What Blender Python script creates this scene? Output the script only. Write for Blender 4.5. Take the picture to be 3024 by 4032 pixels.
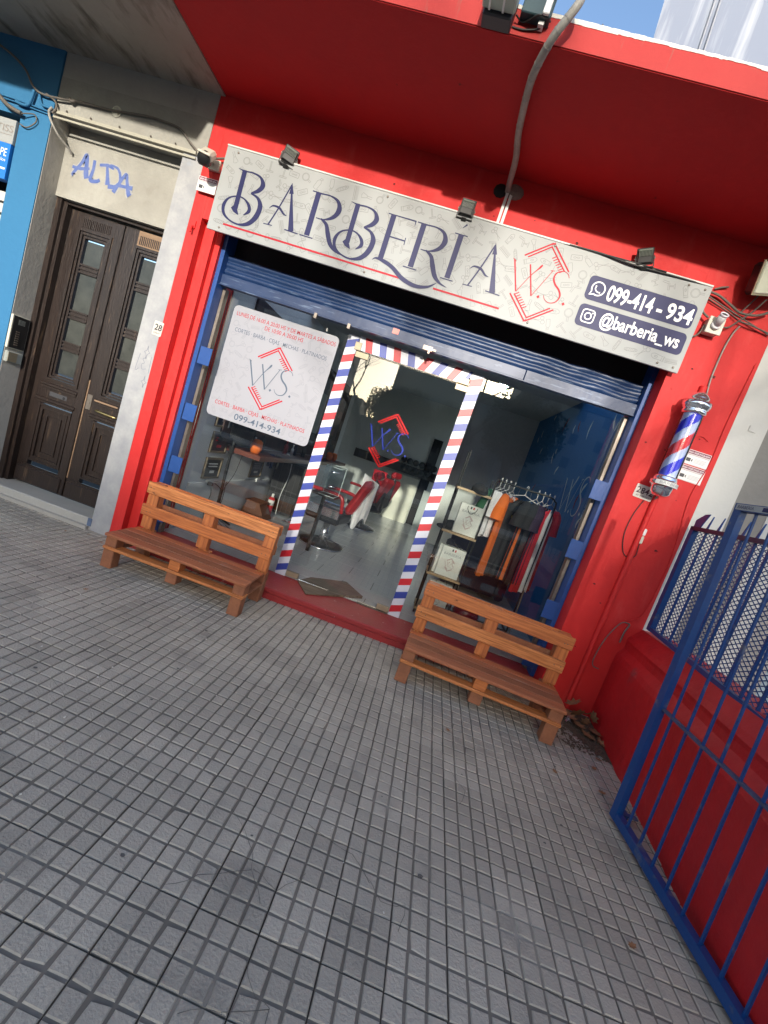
import bpy, math, random
from mathutils import Vector, Matrix
random.seed(7)
R = math.radians
S = bpy.context.scene
for o in list(bpy.data.objects): bpy.data.objects.remove(o)

# ------------------------------------------------------------ camera
def aim(yaw, pitch, roll):
    f = Vector((math.sin(yaw)*math.cos(pitch), math.cos(yaw)*math.cos(pitch), math.sin(pitch)))
    r = Vector((math.cos(yaw), -math.sin(yaw), 0)); u = r.cross(f)
    r2 = math.cos(roll)*r + math.sin(roll)*u; u2 = -math.sin(roll)*r + math.cos(roll)*u
    return Matrix((r2, u2, -f)).transposed()
cd = bpy.data.cameras.new("camera"); cam = bpy.data.objects.new("camera", cd); S.collection.objects.link(cam)
cam.matrix_world = Matrix.Translation((0, -3.4783, 1.4779)) @ aim(-0.0754, -0.127, 0.3291).to_4x4()
cd.sensor_fit = 'VERTICAL'; cd.sensor_height = 36.0; cd.lens = 1683.57/4032*36.0
cd.clip_start = 0.05; cd.clip_end = 2000
S.camera = cam
# ------------------------------------------------------------ sky, sun, exposure
SUN_EL, SUN_AZ = 12.8, 5.0           # degrees; azimuth from -Y towards +X
w = bpy.data.worlds.new("World"); S.world = w; w.use_nodes = True
nt = w.node_tree; nt.nodes.clear()
sky = nt.nodes.new('ShaderNodeTexSky'); sky.sky_type = 'NISHITA'; sky.sun_disc = False
sky.sun_elevation = R(SUN_EL); sky.sun_rotation = R(180 - SUN_AZ)
sky.air_density = 0.9; sky.dust_density = 2.2; sky.ozone_density = 1.8; sky.altitude = 0
bg = nt.nodes.new('ShaderNodeBackground'); bg.inputs[1].default_value = 0.15
wo = nt.nodes.new('ShaderNodeOutputWorld')
nt.links.new(sky.outputs[0], bg.inputs[0]); nt.links.new(bg.outputs[0], wo.inputs[0])
ld = bpy.data.lights.new("sun", 'SUN'); ld.energy = 2.0; ld.angle = R(1.3); ld.color = (1.0, 0.93, 0.82)
lo = bpy.data.objects.new("sun", ld); S.collection.objects.link(lo)
sd = Vector((math.sin(R(SUN_AZ))*math.cos(R(SUN_EL)), -math.cos(R(SUN_AZ))*math.cos(R(SUN_EL)), math.sin(R(SUN_EL))))
lo.rotation_euler = (-sd).to_track_quat('-Z', 'Y').to_euler()
S.view_settings.view_transform = 'Standard'; S.view_settings.look = 'None'
S.view_settings.gamma = 1; S.view_settings.exposure = 1.45
S.render.engine = 'CYCLES'
try:
    S.cycles.max_bounces = 10; S.cycles.transparent_max_bounces = 24; S.cycles.diffuse_bounces = 5
    S.cycles.use_denoising = True
except Exception: pass

# ------------------------------------------------------------ materials
MATS = {}
def mat(name, col, rough=0.7, metal=0.0, var=0.0, vs=6.0, col2=None, bump=0.0, bs=60.0, stretch=(1, 1, 1), spec=0.5,
        stain=None, stain_s=3.0, stain_t=(0.55, 0.7), stain_st=(1, 1, 1), coat=0.0, emit=None, attr=None, attr_amt=0.0, grain=None):
    if name in MATS: return MATS[name]
    m = bpy.data.materials.new(name); m.use_nodes = True; n = m.node_tree.nodes; l = m.node_tree.links
    b = n['Principled BSDF']; b.inputs['Roughness'].default_value = rough; b.inputs['Metallic'].default_value = metal
    b.inputs['Specular IOR Level'].default_value = spec; b.inputs['Coat Weight'].default_value = coat
    c4 = (*col, 1); b.inputs['Base Color'].default_value = c4
    tc = n.new('ShaderNodeTexCoord'); mp = n.new('ShaderNodeMapping'); mp.inputs['Scale'].default_value = stretch
    l.new(tc.outputs['Object'], mp.inputs[0]); cur = None
    def mix(a, bb, fac, mode='MIX'):
        x = n.new('ShaderNodeMix'); x.data_type = 'RGBA'; x.blend_type = mode
        for sck, v in ((x.inputs[0], fac), (x.inputs[6], a), (x.inputs[7], bb)):
            if hasattr(v, 'is_output'): l.new(v, sck)
            else: sck.default_value = v
        return x.outputs[2]
    def noise(scale, detail=5, mpout=None, ro=0.55):
        x = n.new('ShaderNodeTexNoise'); x.inputs['Scale'].default_value = scale; x.inputs['Detail'].default_value = detail
        x.inputs['Roughness'].default_value = ro; l.new(mpout or mp.outputs[0], x.inputs[0]); return x.outputs[0]
    def ramp(src, a, bb):
        x = n.new('ShaderNodeMapRange'); x.inputs[1].default_value = a; x.inputs[2].default_value = bb
        l.new(src, x.inputs[0]); return x.outputs[0]
    cur = c4
    if var > 0:
        c2 = (*(col2 or tuple(v*0.55 for v in col)), 1)
        f = ramp(noise(vs), 0.5-0.25/max(var, .05)*0.6, 0.5+0.25/max(var, .05)*0.6)
        mm = n.new('ShaderNodeMath'); mm.operation = 'MULTIPLY'; mm.inputs[1].default_value = min(1, var*1.2); l.new(f, mm.inputs[0])
        cur = mix(cur, c2, mm.outputs[0])
        f2 = ramp(noise(vs*7, 4), 0.35, 0.75); m2 = n.new('ShaderNodeMath'); m2.operation = 'MULTIPLY'; m2.inputs[1].default_value = var*0.5
        l.new(f2, m2.inputs[0]); cur = mix(cur, c2, m2.outputs[0])
    if grain:
        gm = n.new('ShaderNodeMapping'); gm.inputs['Scale'].default_value = grain[1]; l.new(tc.outputs['Object'], gm.inputs[0])
        g = noise(grain[2], 6, gm.outputs[0], 0.65); cur = mix(cur, (*grain[0], 1), ramp(g, 0.42, 0.68))
    if stain:
        sm = n.new('ShaderNodeMapping'); sm.inputs['Scale'].default_value = stain_st; l.new(tc.outputs['Object'], sm.inputs[0])
        g = noise(stain_s, 6, sm.outputs[0], 0.6); cur = mix(cur, (*stain, 1), ramp(g, *stain_t))
    if attr:
        a = n.new('ShaderNodeAttribute'); a.attribute_name = attr
        mr = n.new('ShaderNodeMapRange'); mr.inputs[3].default_value = 1-attr_amt; mr.inputs[4].default_value = 1+attr_amt
        l.new(a.outputs['Fac'], mr.inputs[0])
        cb = n.new('ShaderNodeCombineColor')
        for i in range(3): l.new(mr.outputs[0], cb.inputs[i])
        cur = mix(cur, cb.outputs[0], 1.0, 'MULTIPLY')
    if hasattr(cur, 'is_output'): l.new(cur, b.inputs['Base Color'])
    if bump > 0:
        bp = n.new('ShaderNodeBump'); bp.inputs['Strength'].default_value = bump; bp.inputs['Distance'].default_value = 0.01
        l.new(noise(bs, 6), bp.inputs['Height']); l.new(bp.outputs[0], b.inputs['Normal'])
    if emit:
        b.inputs['Emission Color'].default_value = (*emit[0], 1); b.inputs['Emission Strength'].default_value = emit[1]
    MATS[name] = m; return m
def glassmat(name, tint=(0.98, 1.0, 0.99), rough=0.0, ior=1.5, boost=2.1):
    m = bpy.data.materials.new(name); m.use_nodes = True; n = m.node_tree.nodes; l = m.node_tree.links; n.clear()
    t = n.new('ShaderNodeBsdfTransparent'); t.inputs[0].default_value = (*tint, 1)
    g = n.new('ShaderNodeBsdfGlossy'); g.inputs['Roughness'].default_value = rough
    fr = n.new('ShaderNodeFresnel'); fr.inputs[0].default_value = ior
    mu = n.new('ShaderNodeMath'); mu.operation = 'MULTIPLY'; mu.inputs[1].default_value = boost; mu.use_clamp = True
    mx = n.new('ShaderNodeMixShader'); o = n.new('ShaderNodeOutputMaterial')
    l.new(fr.outputs[0], mu.inputs[0]); l.new(mu.outputs[0], mx.inputs[0]); l.new(t.outputs[0], mx.inputs[1]); l.new(g.outputs[0], mx.inputs[2])
    l.new(mx.outputs[0], o.inputs[0]); MATS[name] = m; return m

RED = mat('red_wall_paint', (0.64, 0.016, 0.014), 0.66, var=0.5, vs=1.3, col2=(0.48, 0.012, 0.013), bump=0.5, bs=16, stain=(0.62, 0.045, 0.04), stain_s=4, stain_t=(0.56, 0.80), stain_st=(2.2, 1, .6))
REDS = mat('red_paint_shaded_soffit', (0.52, 0.007, 0.009), 0.8, var=0.5, vs=1.0, col2=(0.34, 0.005, 0.008), bump=0.3, bs=20, stain=(0.08, 0.004, 0.005), stain_s=6, stain_t=(0.70, 0.76))  # same paint as the fascia, toned apart for the shaded underside
REDD = mat('red_paint_sunlit_fascia', (0.36, 0.026, 0.020), 0.75, var=0.5, vs=1.1, col2=(0.36, 0.012, 0.012), bump=0.3, bs=20, stain=(0.20, 0.09, 0.065), stain_s=4, stain_t=(0.60, 0.72), stain_st=(5, 1, 0.6))  # same paint as the soffit, its tone set for sun and wear
REDLOW = mat('red_low_wall_paint', (0.60, 0.014, 0.018), 0.5, var=0.6, vs=2.0, col2=(0.34, 0.010, 0.014), bump=0.6, bs=14, stain=(0.22, 0.07, 0.075), stain_s=3.5, stain_t=(0.6, 0.78))
REDSTEP = mat('red_step_paint', (0.34, 0.022, 0.024), 0.5, var=0.5, vs=5, col2=(0.20, 0.02, 0.022), bump=0.4, bs=40, stain=(0.45, 0.30, 0.28), stain_s=22, stain_t=(0.66, 0.72))
EDGE = mat('worn_white_edge', (0.75, 0.73, 0.66), 0.9, var=0.5, vs=20)
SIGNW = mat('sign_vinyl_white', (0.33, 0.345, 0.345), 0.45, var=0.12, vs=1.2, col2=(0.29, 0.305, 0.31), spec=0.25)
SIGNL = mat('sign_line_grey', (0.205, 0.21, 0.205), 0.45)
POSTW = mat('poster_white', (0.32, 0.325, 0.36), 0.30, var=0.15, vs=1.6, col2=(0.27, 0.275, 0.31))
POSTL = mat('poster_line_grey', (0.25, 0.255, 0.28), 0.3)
NAVY = mat('navy_lettering', (0.020, 0.022, 0.085), 0.45, spec=0.25)
SRED = mat('red_lettering', (0.40, 0.016, 0.03), 0.5, spec=.2)
PNAVY = mat('poster_navy', (0.07, 0.10, 0.15), 0.4)
DBLUE = mat('door_logo_blue', (0.02, 0.045, 0.36), 0.5, spec=.2)
DRED = mat('door_logo_red', (0.52, 0.008, 0.01), 0.5, spec=.2)
WHT = mat('white_lettering', (0.82, 0.82, 0.82), 0.4)
STW = mat('stripe_white', (0.60, 0.62, 0.68), 0.4); STR = mat('stripe_red', (0.50, 0.014, 0.026), 0.4); STB = mat('stripe_blue', (0.03, 0.055, 0.30), 0.4)
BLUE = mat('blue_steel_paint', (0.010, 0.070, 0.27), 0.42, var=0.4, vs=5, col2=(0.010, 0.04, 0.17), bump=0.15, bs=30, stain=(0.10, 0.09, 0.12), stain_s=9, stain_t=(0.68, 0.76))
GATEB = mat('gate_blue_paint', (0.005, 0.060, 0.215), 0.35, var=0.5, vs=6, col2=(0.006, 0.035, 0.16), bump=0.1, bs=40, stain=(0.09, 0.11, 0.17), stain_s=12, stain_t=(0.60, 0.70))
SHUT = mat('shutter_blue', (0.009, 0.036, 0.115), 0.42, var=0.5, vs=3, col2=(0.006, 0.02, 0.07), bump=0.3, bs=9, stain=(0.10, 0.15, 0.25), stain_s=14, stain_t=(0.58, 0.70), stain_st=(0.4, 1, 3))  # paler streaks along the slats painted as steel highlights
STEEL = mat('worn_steel', (0.35, 0.31, 0.27), 0.4, 0.8, var=0.6, vs=8, col2=(0.12, 0.09, 0.07))
CHROME = mat('chrome', (0.85, 0.86, 0.92), 0.14, 0.93)
ALU = mat('brushed_plate', (0.36, 0.31, 0.22), 0.5, 0.6, var=0.3, vs=15)
BLACK = mat('black_plastic', (0.012, 0.012, 0.013), 0.4)
BLACKM = mat('black_matt', (0.015, 0.015, 0.016), 0.8)
DGREY = mat('dark_grey', (0.05, 0.05, 0.055), 0.5)
GREYP = mat('grey_plastic', (0.34, 0.36, 0.33), 0.5, var=0.2, vs=12)
CREAMP = mat('cream_plastic', (0.62, 0.60, 0.50), 0.45, var=0.2, vs=12)
WHITEP = mat('white_plastic', (0.75, 0.75, 0.73), 0.4)
CABLE = mat('grimy_cable', (0.16, 0.14, 0.12), 0.7, var=0.6, vs=14)
CABLEB = mat('black_cable', (0.02, 0.02, 0.02), 0.5)
CONDG = mat('grey_conduit', (0.40, 0.39, 0.36), 0.55, var=0.6, vs=9, col2=(0.18, 0.16, 0.13), bump=0.2, bs=50)
GREYW = mat('grey_render', (0.42, 0.40, 0.36), 0.9, var=0.5, vs=2.2, col2=(0.29, 0.275, 0.25), bump=0.35, bs=24, stain=(0.20, 0.19, 0.17), stain_s=2.2, stain_t=(0.6, 0.8), stain_st=(1.3, 1, .7))
CREAMW = mat('cream_render', (0.37, 0.36, 0.32), 0.9, var=0.8, vs=3, col2=(0.27, 0.26, 0.23), bump=0.5, bs=30, stain=(0.22, 0.205, 0.175), stain_s=3, stain_t=(0.62, 0.8))
WHITEW = mat('blotchy_white_paint', (0.40, 0.40, 0.40), 0.85, var=0.8, vs=7, col2=(0.27, 0.28, 0.30), bump=0.25, bs=30, stain=(0.30, 0.33, 0.38), stain_s=8, stain_t=(0.63, 0.78))
GSOFF = mat('grey_concrete_soffit', (0.40, 0.38, 0.33), 0.95, var=0.7, vs=1.6, col2=(0.27, 0.25, 0.21), bump=0.3, bs=12, stain=(0.13, 0.115, 0.09), stain_s=2.2, stain_t=(0.50, 0.66), stain_st=(2.6, .8, 1))
BLUEW = mat('sky_blue_wall', (0.028, 0.165, 0.33), 0.8, var=0.35, vs=3, col2=(0.02, 0.12, 0.26), bump=0.2, bs=24)
TALLW = mat('streaked_tall_wall', (0.17, 0.20, 0.27), 0.9, var=0.5, vs=0.8, col2=(0.16, 0.19, 0.26), stain=(0.30, 0.33, 0.39), stain_s=1.6, stain_t=(0.50, 0.62), stain_st=(1.4, 1, 0.10))
BROWN = mat('weathered_brown_door', (0.024, 0.014, 0.011), 0.40, var=0.6, vs=5, col2=(0.011, 0.007, 0.006), bump=0.35, bs=22, stretch=(4, 4, 0.5), stain=(0.12, 0.075, 0.045), stain_s=7, stain_t=(0.60, 0.76), stain_st=(6, 3, 0.5))
BWORN = mat('bare_worn_wood', (0.30, 0.20, 0.12), 0.7, var=0.6, vs=8, col2=(0.14, 0.08, 0.05), stretch=(0.4, 1, 5))
MARBLE = mat('grey_marble_sill', (0.45, 0.44, 0.40), 0.5, var=0.5, vs=5, col2=(0.30, 0.29, 0.27))
BRASS = mat('brass', (0.55, 0.42, 0.18), 0.3, 1.0)
WOOD = mat('orange_stained_pine', (0.66, 0.225, 0.065), 0.45, var=0.45, vs=3, col2=(0.33, 0.085, 0.025), bump=0.3, bs=20, stretch=(0.8, 6, 6), grain=((0.30, 0.075, 0.022), (0.7, 14, 14), 5), stain=(0.11, 0.035, 0.015), stain_s=8, stain_t=(0.66, 0.73), stain_st=(1, 2.5, 2.5))
def _wood(nm, k, c2):
    return mat(nm, tuple(v*q for v, q in zip((0.66, 0.225, 0.065), k)), 0.45, var=0.5, vs=3, col2=c2, bump=0.35, bs=20, stretch=(0.8, 6, 6), grain=((0.28*k[0], 0.07*k[1], 0.02), (0.6, 13, 13), 5+k[0]*2), stain=(0.10, 0.03, 0.015), stain_s=7+3*k[1], stain_t=(0.655, 0.72), stain_st=(1, 2.5, 2.5))
WOOD2 = _wood('amber_pine', (1.08, 1.25, 1.4), (0.50, 0.17, 0.06)); WOOD3 = _wood('reddish_pine', (0.86, 0.74, 0.75), (0.36, 0.09, 0.03))
WOODV = mat('orange_pine_upright', (0.64, 0.225, 0.07), 0.45, var=0.45, vs=3, col2=(0.31, 0.085, 0.025), bump=0.3, bs=20, stretch=(6, 6, 0.8), grain=((0.25, 0.06, 0.02), (9, 9, 0.5), 4))
WOODD = mat('worn_bench_block', (0.36, 0.135, 0.06), 0.7, var=0.6, vs=7, col2=(0.13, 0.05, 0.028), bump=0.5, bs=35, stain=(0.32, 0.20, 0.12), stain_s=9, stain_t=(0.6, 0.7))
WOODS = mat('worn_seat_pine', (0.52, 0.185, 0.08), 0.5, var=0.5, vs=3, col2=(0.18, 0.06, 0.03), bump=0.3, bs=20, stretch=(0.8, 6, 6), grain=((0.25, 0.085, 0.045), (0.5, 11, 11), 5), stain=(0.34, 0.22, 0.16), stain_s=4, stain_t=(0.6, 0.8))
LOGW = mat('pale_shelf_wood', (0.50, 0.35, 0.20), 0.5, var=0.4, vs=6, stretch=(1, 8, 8))
MATW = mat('wood_print_mat', (0.13, 0.09, 0.055), 0.6, var=0.6, vs=6, col2=(0.05, 0.035, 0.025), stretch=(1, 10, 1), grain=((0.20, 0.15, 0.10), (1, 12, 1), 3))
TILEF = mat('grey_floor_tile', (0.56, 0.58, 0.58), 0.22, var=0.15, vs=1.5, col2=(0.28, 0.30, 0.30))
GROUT = mat('dark_grout', (0.12, 0.12, 0.12), 0.8)
INTW = mat('interior_white_wall', (0.78, 0.80, 0.81), 0.8, var=0.15, vs=2)
INTG = mat('interior_grey_wall', (0.74, 0.78, 0.74), 0.8, var=0.2, vs=1.5)
INTB = mat('interior_blue_wall', (0.012, 0.15, 0.38), 0.6, var=0.2, vs=2)
MURAL = mat('mural_pale_paint', (0.66, 0.74, 0.70), 0.7, var=0.5, vs=9)
MURALR = mat('mural_red_paint', (0.22, 0.02, 0.04), 0.7)
BRICKD = mat('dark_brick_cladding', (0.10, 0.05, 0.045), 0.7, var=0.7, vs=9, col2=(0.03, 0.025, 0.03), bump=0.5, bs=20)
LEATHR = mat('red_leather', (0.36, 0.02, 0.025), 0.28, var=0.3, vs=5, coat=0.3)
LEATHB = mat('black_leather', (0.015, 0.015, 0.017), 0.3)
FABW = mat('white_cotton', (0.78, 0.78, 0.80), 0.9, bump=0.2, bs=90)
FABK = mat('black_cotton', (0.018, 0.018, 0.02), 0.85, bump=0.3, bs=50)
FABO = mat('orange_cotton', (0.78, 0.16, 0.015), 0.8, bump=0.2, bs=50)
FABR = mat('red_cotton', (0.52, 0.015, 0.03), 0.8, bump=0.2, bs=50)
FABN = mat('navy_fabric', (0.008, 0.010, 0.040), 0.7, var=0.3, vs=4)
PAPER = mat('white_paper', (0.72, 0.74, 0.70), 0.6, var=0.1, vs=6)
LEAF = mat('dry_brown_leaf', (0.34, 0.17, 0.08), 0.7, var=0.6, vs=30, col2=(0.09, 0.045, 0.02))
DIRT = mat('swept_dirt', (0.13, 0.095, 0.065), 0.95, var=0.6, vs=40, bump=0.8, bs=90)
ASPH = mat('asphalt', (0.05, 0.05, 0.052), 0.9, var=0.4, vs=8, bump=0.4, bs=80)
GLASS = glassmat('shop_glass')
DGLASS = mat('dirty_door_glass', (0.022, 0.026, 0.026), 0.22, var=0.7, vs=7, col2=(0.06, 0.065, 0.06), spec=0.35)
CLEAR = glassmat('clear_acrylic', (0.95, 0.97, 0.97), 0.0, 1.45, 1.2)
TILEM = mat('paving_block', (0.40, 0.365, 0.305), 0.78, var=0.5, vs=3.5, col2=(0.30, 0.278, 0.238), bump=0.5, bs=110, attr='tint', attr_amt=0.15, stain=(0.20, 0.185, 0.16), stain_s=2.6, stain_t=(0.56, 0.78))
GROOVE = mat('paving_groove', (0.175, 0.158, 0.134), 0.9, var=0.5, vs=7, col2=(0.12, 0.11, 0.095), attr='tint', attr_amt=0.2, stain=(0.34, 0.32, 0.28), stain_s=1.3, stain_t=(0.55, 0.72))
JOINT = mat('paving_joint', (0.022, 0.021, 0.02), 0.95)
TREEB = mat('tree_bark', (0.07, 0.055, 0.045), 0.9, var=0.4, vs=9)
TREEL = mat('dark_tree_leaves', (0.02, 0.035, 0.015), 0.8, var=0.5, vs=2)
OPP = mat('opposite_render', (0.55, 0.50, 0.42), 0.9, var=0.4, vs=0.6)
OPPD = mat('opposite_dark_render', (0.30, 0.31, 0.29), 0.9, var=0.4, vs=0.6)

# ------------------------------------------------------------ mesh helpers
class M:
    def __init__(s): s.v = []; s.f = []; s.mi = []; s.sm = []; s.cur = 0; s.smooth = False
    def add(s, vs, fs, smooth=None):
        b = len(s.v); s.v += [tuple(p) for p in vs]
        for f in fs:
            s.f.append(tuple(i+b for i in f)); s.mi.append(s.cur); s.sm.append(s.smooth if smooth is None else smooth)
        return s
    def box(s, x0, x1, y0, y1, z0, z1, mx=None, bev=0.0):
        if bev > 0:
            b = bev; P = []
            def ring(z, i):
                return [(x0+i, y0+b, z), (x0+b, y0+i, z), (x1-b, y0+i, z), (x1-i, y0+b, z), (x1-i, y1-b, z), (x1-b, y1-i, z), (x0+b, y1-i, z), (x0+i, y1-b, z)]
            P = ring(z0, b) + ring(z0+b, 0) + ring(z1-b, 0) + ring(z1, b)
            F = [tuple(range(7, -1, -1)), tuple(range(24, 32))]
            for k in range(3):
                for i in range(8): F.append((k*8+i, k*8+(i+1) % 8, (k+1)*8+(i+1) % 8, (k+1)*8+i))
        else:
            P = [(x0, y0, z0), (x1, y0, z0), (x1, y1, z0), (x0, y1, z0), (x0, y0, z1), (x1, y0, z1), (x1, y1, z1), (x0, y1, z1)]
            F = [(3, 2, 1, 0), (4, 5, 6, 7), (0, 1, 5, 4), (1, 2, 6, 5), (2, 3, 7, 6), (3, 0, 4, 7)]
        if mx is not None: P = [mx @ Vector(p) for p in P]
        return s.add(P, F)
    def tube(s, pts, r, n=8, caps=True):
        pts = [Vector(p) for p in pts]; rs = r if isinstance(r, (list, tuple)) else [r]*len(pts)
        up = None; V = []; F = []
        for i, p in enumerate(pts):
            t = (pts[min(i+1, len(pts)-1)] - pts[max(i-1, 0)])
            if t.length < 1e-9: t = Vector((0, 0, 1))
            t.normalize()
            if up is None: up = Vector((0, 0, 1)) if abs(t.z) < 0.9 else Vector((1, 0, 0))
            a = up - t*up.dot(t)
            if a.length < 1e-6: a = t.orthogonal()
            a.normalize(); up = a; b = t.cross(a)
            for k in range(n):
                an = 2*math.pi*k/n; V.append(p + (a*math.cos(an)+b*math.sin(an))*rs[i])
        for i in range(len(pts)-1):
            for k in range(n): F.append((i*n+k, i*n+(k+1) % n, (i+1)*n+(k+1) % n, (i+1)*n+k))
        s.add(V, F, True)
        if caps: s.add(V[:n], [tuple(range(n-1, -1, -1))], False); s.add(V[-n:], [tuple(range(n))], False)
        return s
    def lathe(s, prof, c=(0, 0, 0), n=24, mx=None, smooth=True):
        V = []; F = []
        for r, z in prof:
            for k in range(n):
                a = 2*math.pi*k/n; p = Vector((c[0]+r*math.cos(a), c[1]+r*math.sin(a), c[2]+z)); V.append(mx @ p if mx is not None else p)
        for i in range(len(prof)-1):
            for k in range(n): F.append((i*n+k, i*n+(k+1) % n, (i+1)*n+(k+1) % n, (i+1)*n+k))
        F.append(tuple(range(n-1, -1, -1))); F.append(tuple((len(prof)-1)*n+k for k in range(n)))
        return s.add(V, F, smooth)
    def prism(s, poly, fr, h0, h1):
        # poly 2D, fr(u,v,d)->3D ; between depth h0 and h1
        n = len(poly); V = [fr(u, v, h0) for u, v in poly] + [fr(u, v, h1) for u, v in poly]
        F = [tuple(range(n)), tuple(range(2*n-1, n-1, -1))] + [((i+1) % n, i, n+i, n+(i+1) % n) for i in range(n)]
        return s.add(V, F)
    def flat(s, poly, fr, d): return s.add([fr(u, v, d) for u, v in poly], [tuple(range(len(poly)))])
    def ribbon(s, pts, wd, fr, d):
        ws = wd if isinstance(wd, (list, tuple)) else [wd]*len(pts); V = []; F = []; n = len(pts)
        for i, p in enumerate(pts):
            a = pts[max(i-1, 0)]; b = pts[min(i+1, n-1)]; tx, ty = b[0]-a[0], b[1]-a[1]; L = math.hypot(tx, ty) or 1
            nx, ny = -ty/L*ws[i]/2, tx/L*ws[i]/2
            V += [fr(p[0]+nx, p[1]+ny, d), fr(p[0]-nx, p[1]-ny, d)]
        for i in range(n-1): F.append((2*i, 2*i+1, 2*i+3, 2*i+2))
        return s.add(V, F)
def spline(pts, n=8, closed=False):
    P = [Vector((*p, 0)) if len(p) == 2 else Vector(p) for p in pts]; out = []; N = len(P); dim = len(pts[0])
    rng = N if closed else N-1
    for i in range(rng):
        g = (lambda k: P[k % N]) if closed else (lambda k: P[max(0, min(N-1, k))])
        p0, p1, p2, p3 = g(i-1), g(i), g(i+1), g(i+2)
        for k in range(n):
            t = k/n; q = 0.5*((2*p1)+(p2-p0)*t+(2*p0-5*p1+4*p2-p3)*t*t+(3*p1-p0-3*p2+p3)*t**3)
            out.append(tuple(q[:dim]))
    out.append(tuple((P[0] if closed else P[-1])[:dim])); return out
def interp(ws, n):
    out = []
    for i in range(n):
        t = i/(n-1)*(len(ws)-1); k = min(int(t), len(ws)-2); out.append(ws[k]+(ws[k+1]-ws[k])*(t-k))
    return out
LOC = {}
def link(o): S.collection.objects.link(o)
def tag(o, label=None, cat=None, group=None, kind=None):
    if label: o['label'] = label
    if cat: o['category'] = cat
    if group: o['group'] = group
    if kind: o['kind'] = kind
    return o
def empty(name, loc, label=None, cat=None, group=None):
    o = bpy.data.objects.new(name, None); link(o); o.location = loc; o.empty_display_size = 0.1; LOC[o] = Vector(loc)
    return tag(o, label, cat, group)
def build(name, m, mats, parent=None, local=False, label=None, cat=None, group=None, kind=None, loc=None):
    off = Vector((0, 0, 0))
    if parent is not None: off = LOC[parent]
    elif loc is not None: off = Vector(loc)
    me = bpy.data.meshes.new(name)
    vs = m.v if (local or off.length == 0) else [tuple(Vector(p)-off) for p in m.v]
    me.from_pydata(vs, [], m.f)
    mats = mats if isinstance(mats, (list, tuple)) else [mats]
    for x in mats: me.materials.append(x)
    me.polygons.foreach_set('material_index', m.mi); me.polygons.foreach_set('use_smooth', m.sm)
    me.update(); o = bpy.data.objects.new(name, me); link(o)
    if parent is not None: o.parent = parent
    elif loc is not None: o.location = loc
    LOC[o] = off
    return tag(o, label, cat, group, kind)
def bm(*a, **k): return M().box(*a, **k)
def part(name, mats, parent, *boxes, bev=0.0, **kw):
    m = M()
    for b in boxes: m.box(*b, bev=bev)
    return build(name, m, mats, parent, **kw)
def FXZ(y=0): return lambda u, v, d: (u, y-d, v)          # front-facing plane (towards -Y)
def frame(o, u, v):
    o, u, v = Vector(o), Vector(u).normalized(), Vector(v).normalized(); n = u.cross(v)
    return lambda a, b, d: tuple(o+u*a+v*b+n*d)
def text_mesh(s, fr, x0, x1, z0, height=None, d=0.002, bold=0.0, m=None, fit=True, xs=1.0, align='L', spacing=1.0):
    """adds the text to mesh m, fitted between x0..x1 with cap height `height` on baseline z0"""
    cu = bpy.data.curves.new('t', 'FONT'); cu.body = s; cu.size = 1; cu.offset = bold; cu.resolution_u = 4; cu.space_character = spacing
    ob = bpy.data.objects.new('t', cu); link(ob); dg = bpy.context.evaluated_depsgraph_get(); dg.update()
    me = bpy.data.meshes.new_from_object(ob.evaluated_get(dg)); xsv = [p.co.x for p in me.vertices]
    a, b = min(xsv), max(xsv); cap = 0.73
    ks = height/cap; kx = (x1-x0)/(b-a) if fit else ks*xs
    m = m or M(); base = len(m.v)
    sh = 0
    if not fit and align == 'C': sh = -(b-a)*kx/2
    for p in me.vertices: m.v.append(fr(x0+sh+(p.co.x-a)*kx, z0+p.co.y*ks, d))
    for p in me.polygons: m.f.append(tuple(base+i for i in p.vertices)); m.mi.append(m.cur); m.sm.append(False)
    bpy.data.objects.remove(ob); bpy.data.curves.remove(cu); bpy.data.meshes.remove(me)
    return m
def rrect(x0, x1, z0, z1, r, n=6):
    P = []
    for cx, cz, a0 in ((x1-r, z1-r, 0), (x0+r, z1-r, 90), (x0+r, z0+r, 180), (x1-r, z0+r, 270)):
        for k in range(n+1): a = R(a0+90*k/n); P.append((cx+r*math.cos(a), cz+r*math.sin(a)))
    return P
def copy_tree(o, loc, rz=0.0, **k):
    r = o.copy(); link(r); r.location = loc; r.rotation_euler = (0, 0, rz); LOC[r] = Vector(loc); tag(r, **k)
    for c in list(o.children):
        a = c.copy(); link(a); a.parent = r
        for g in list(c.children): b = g.copy(); link(b); b.parent = a
    return r
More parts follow.
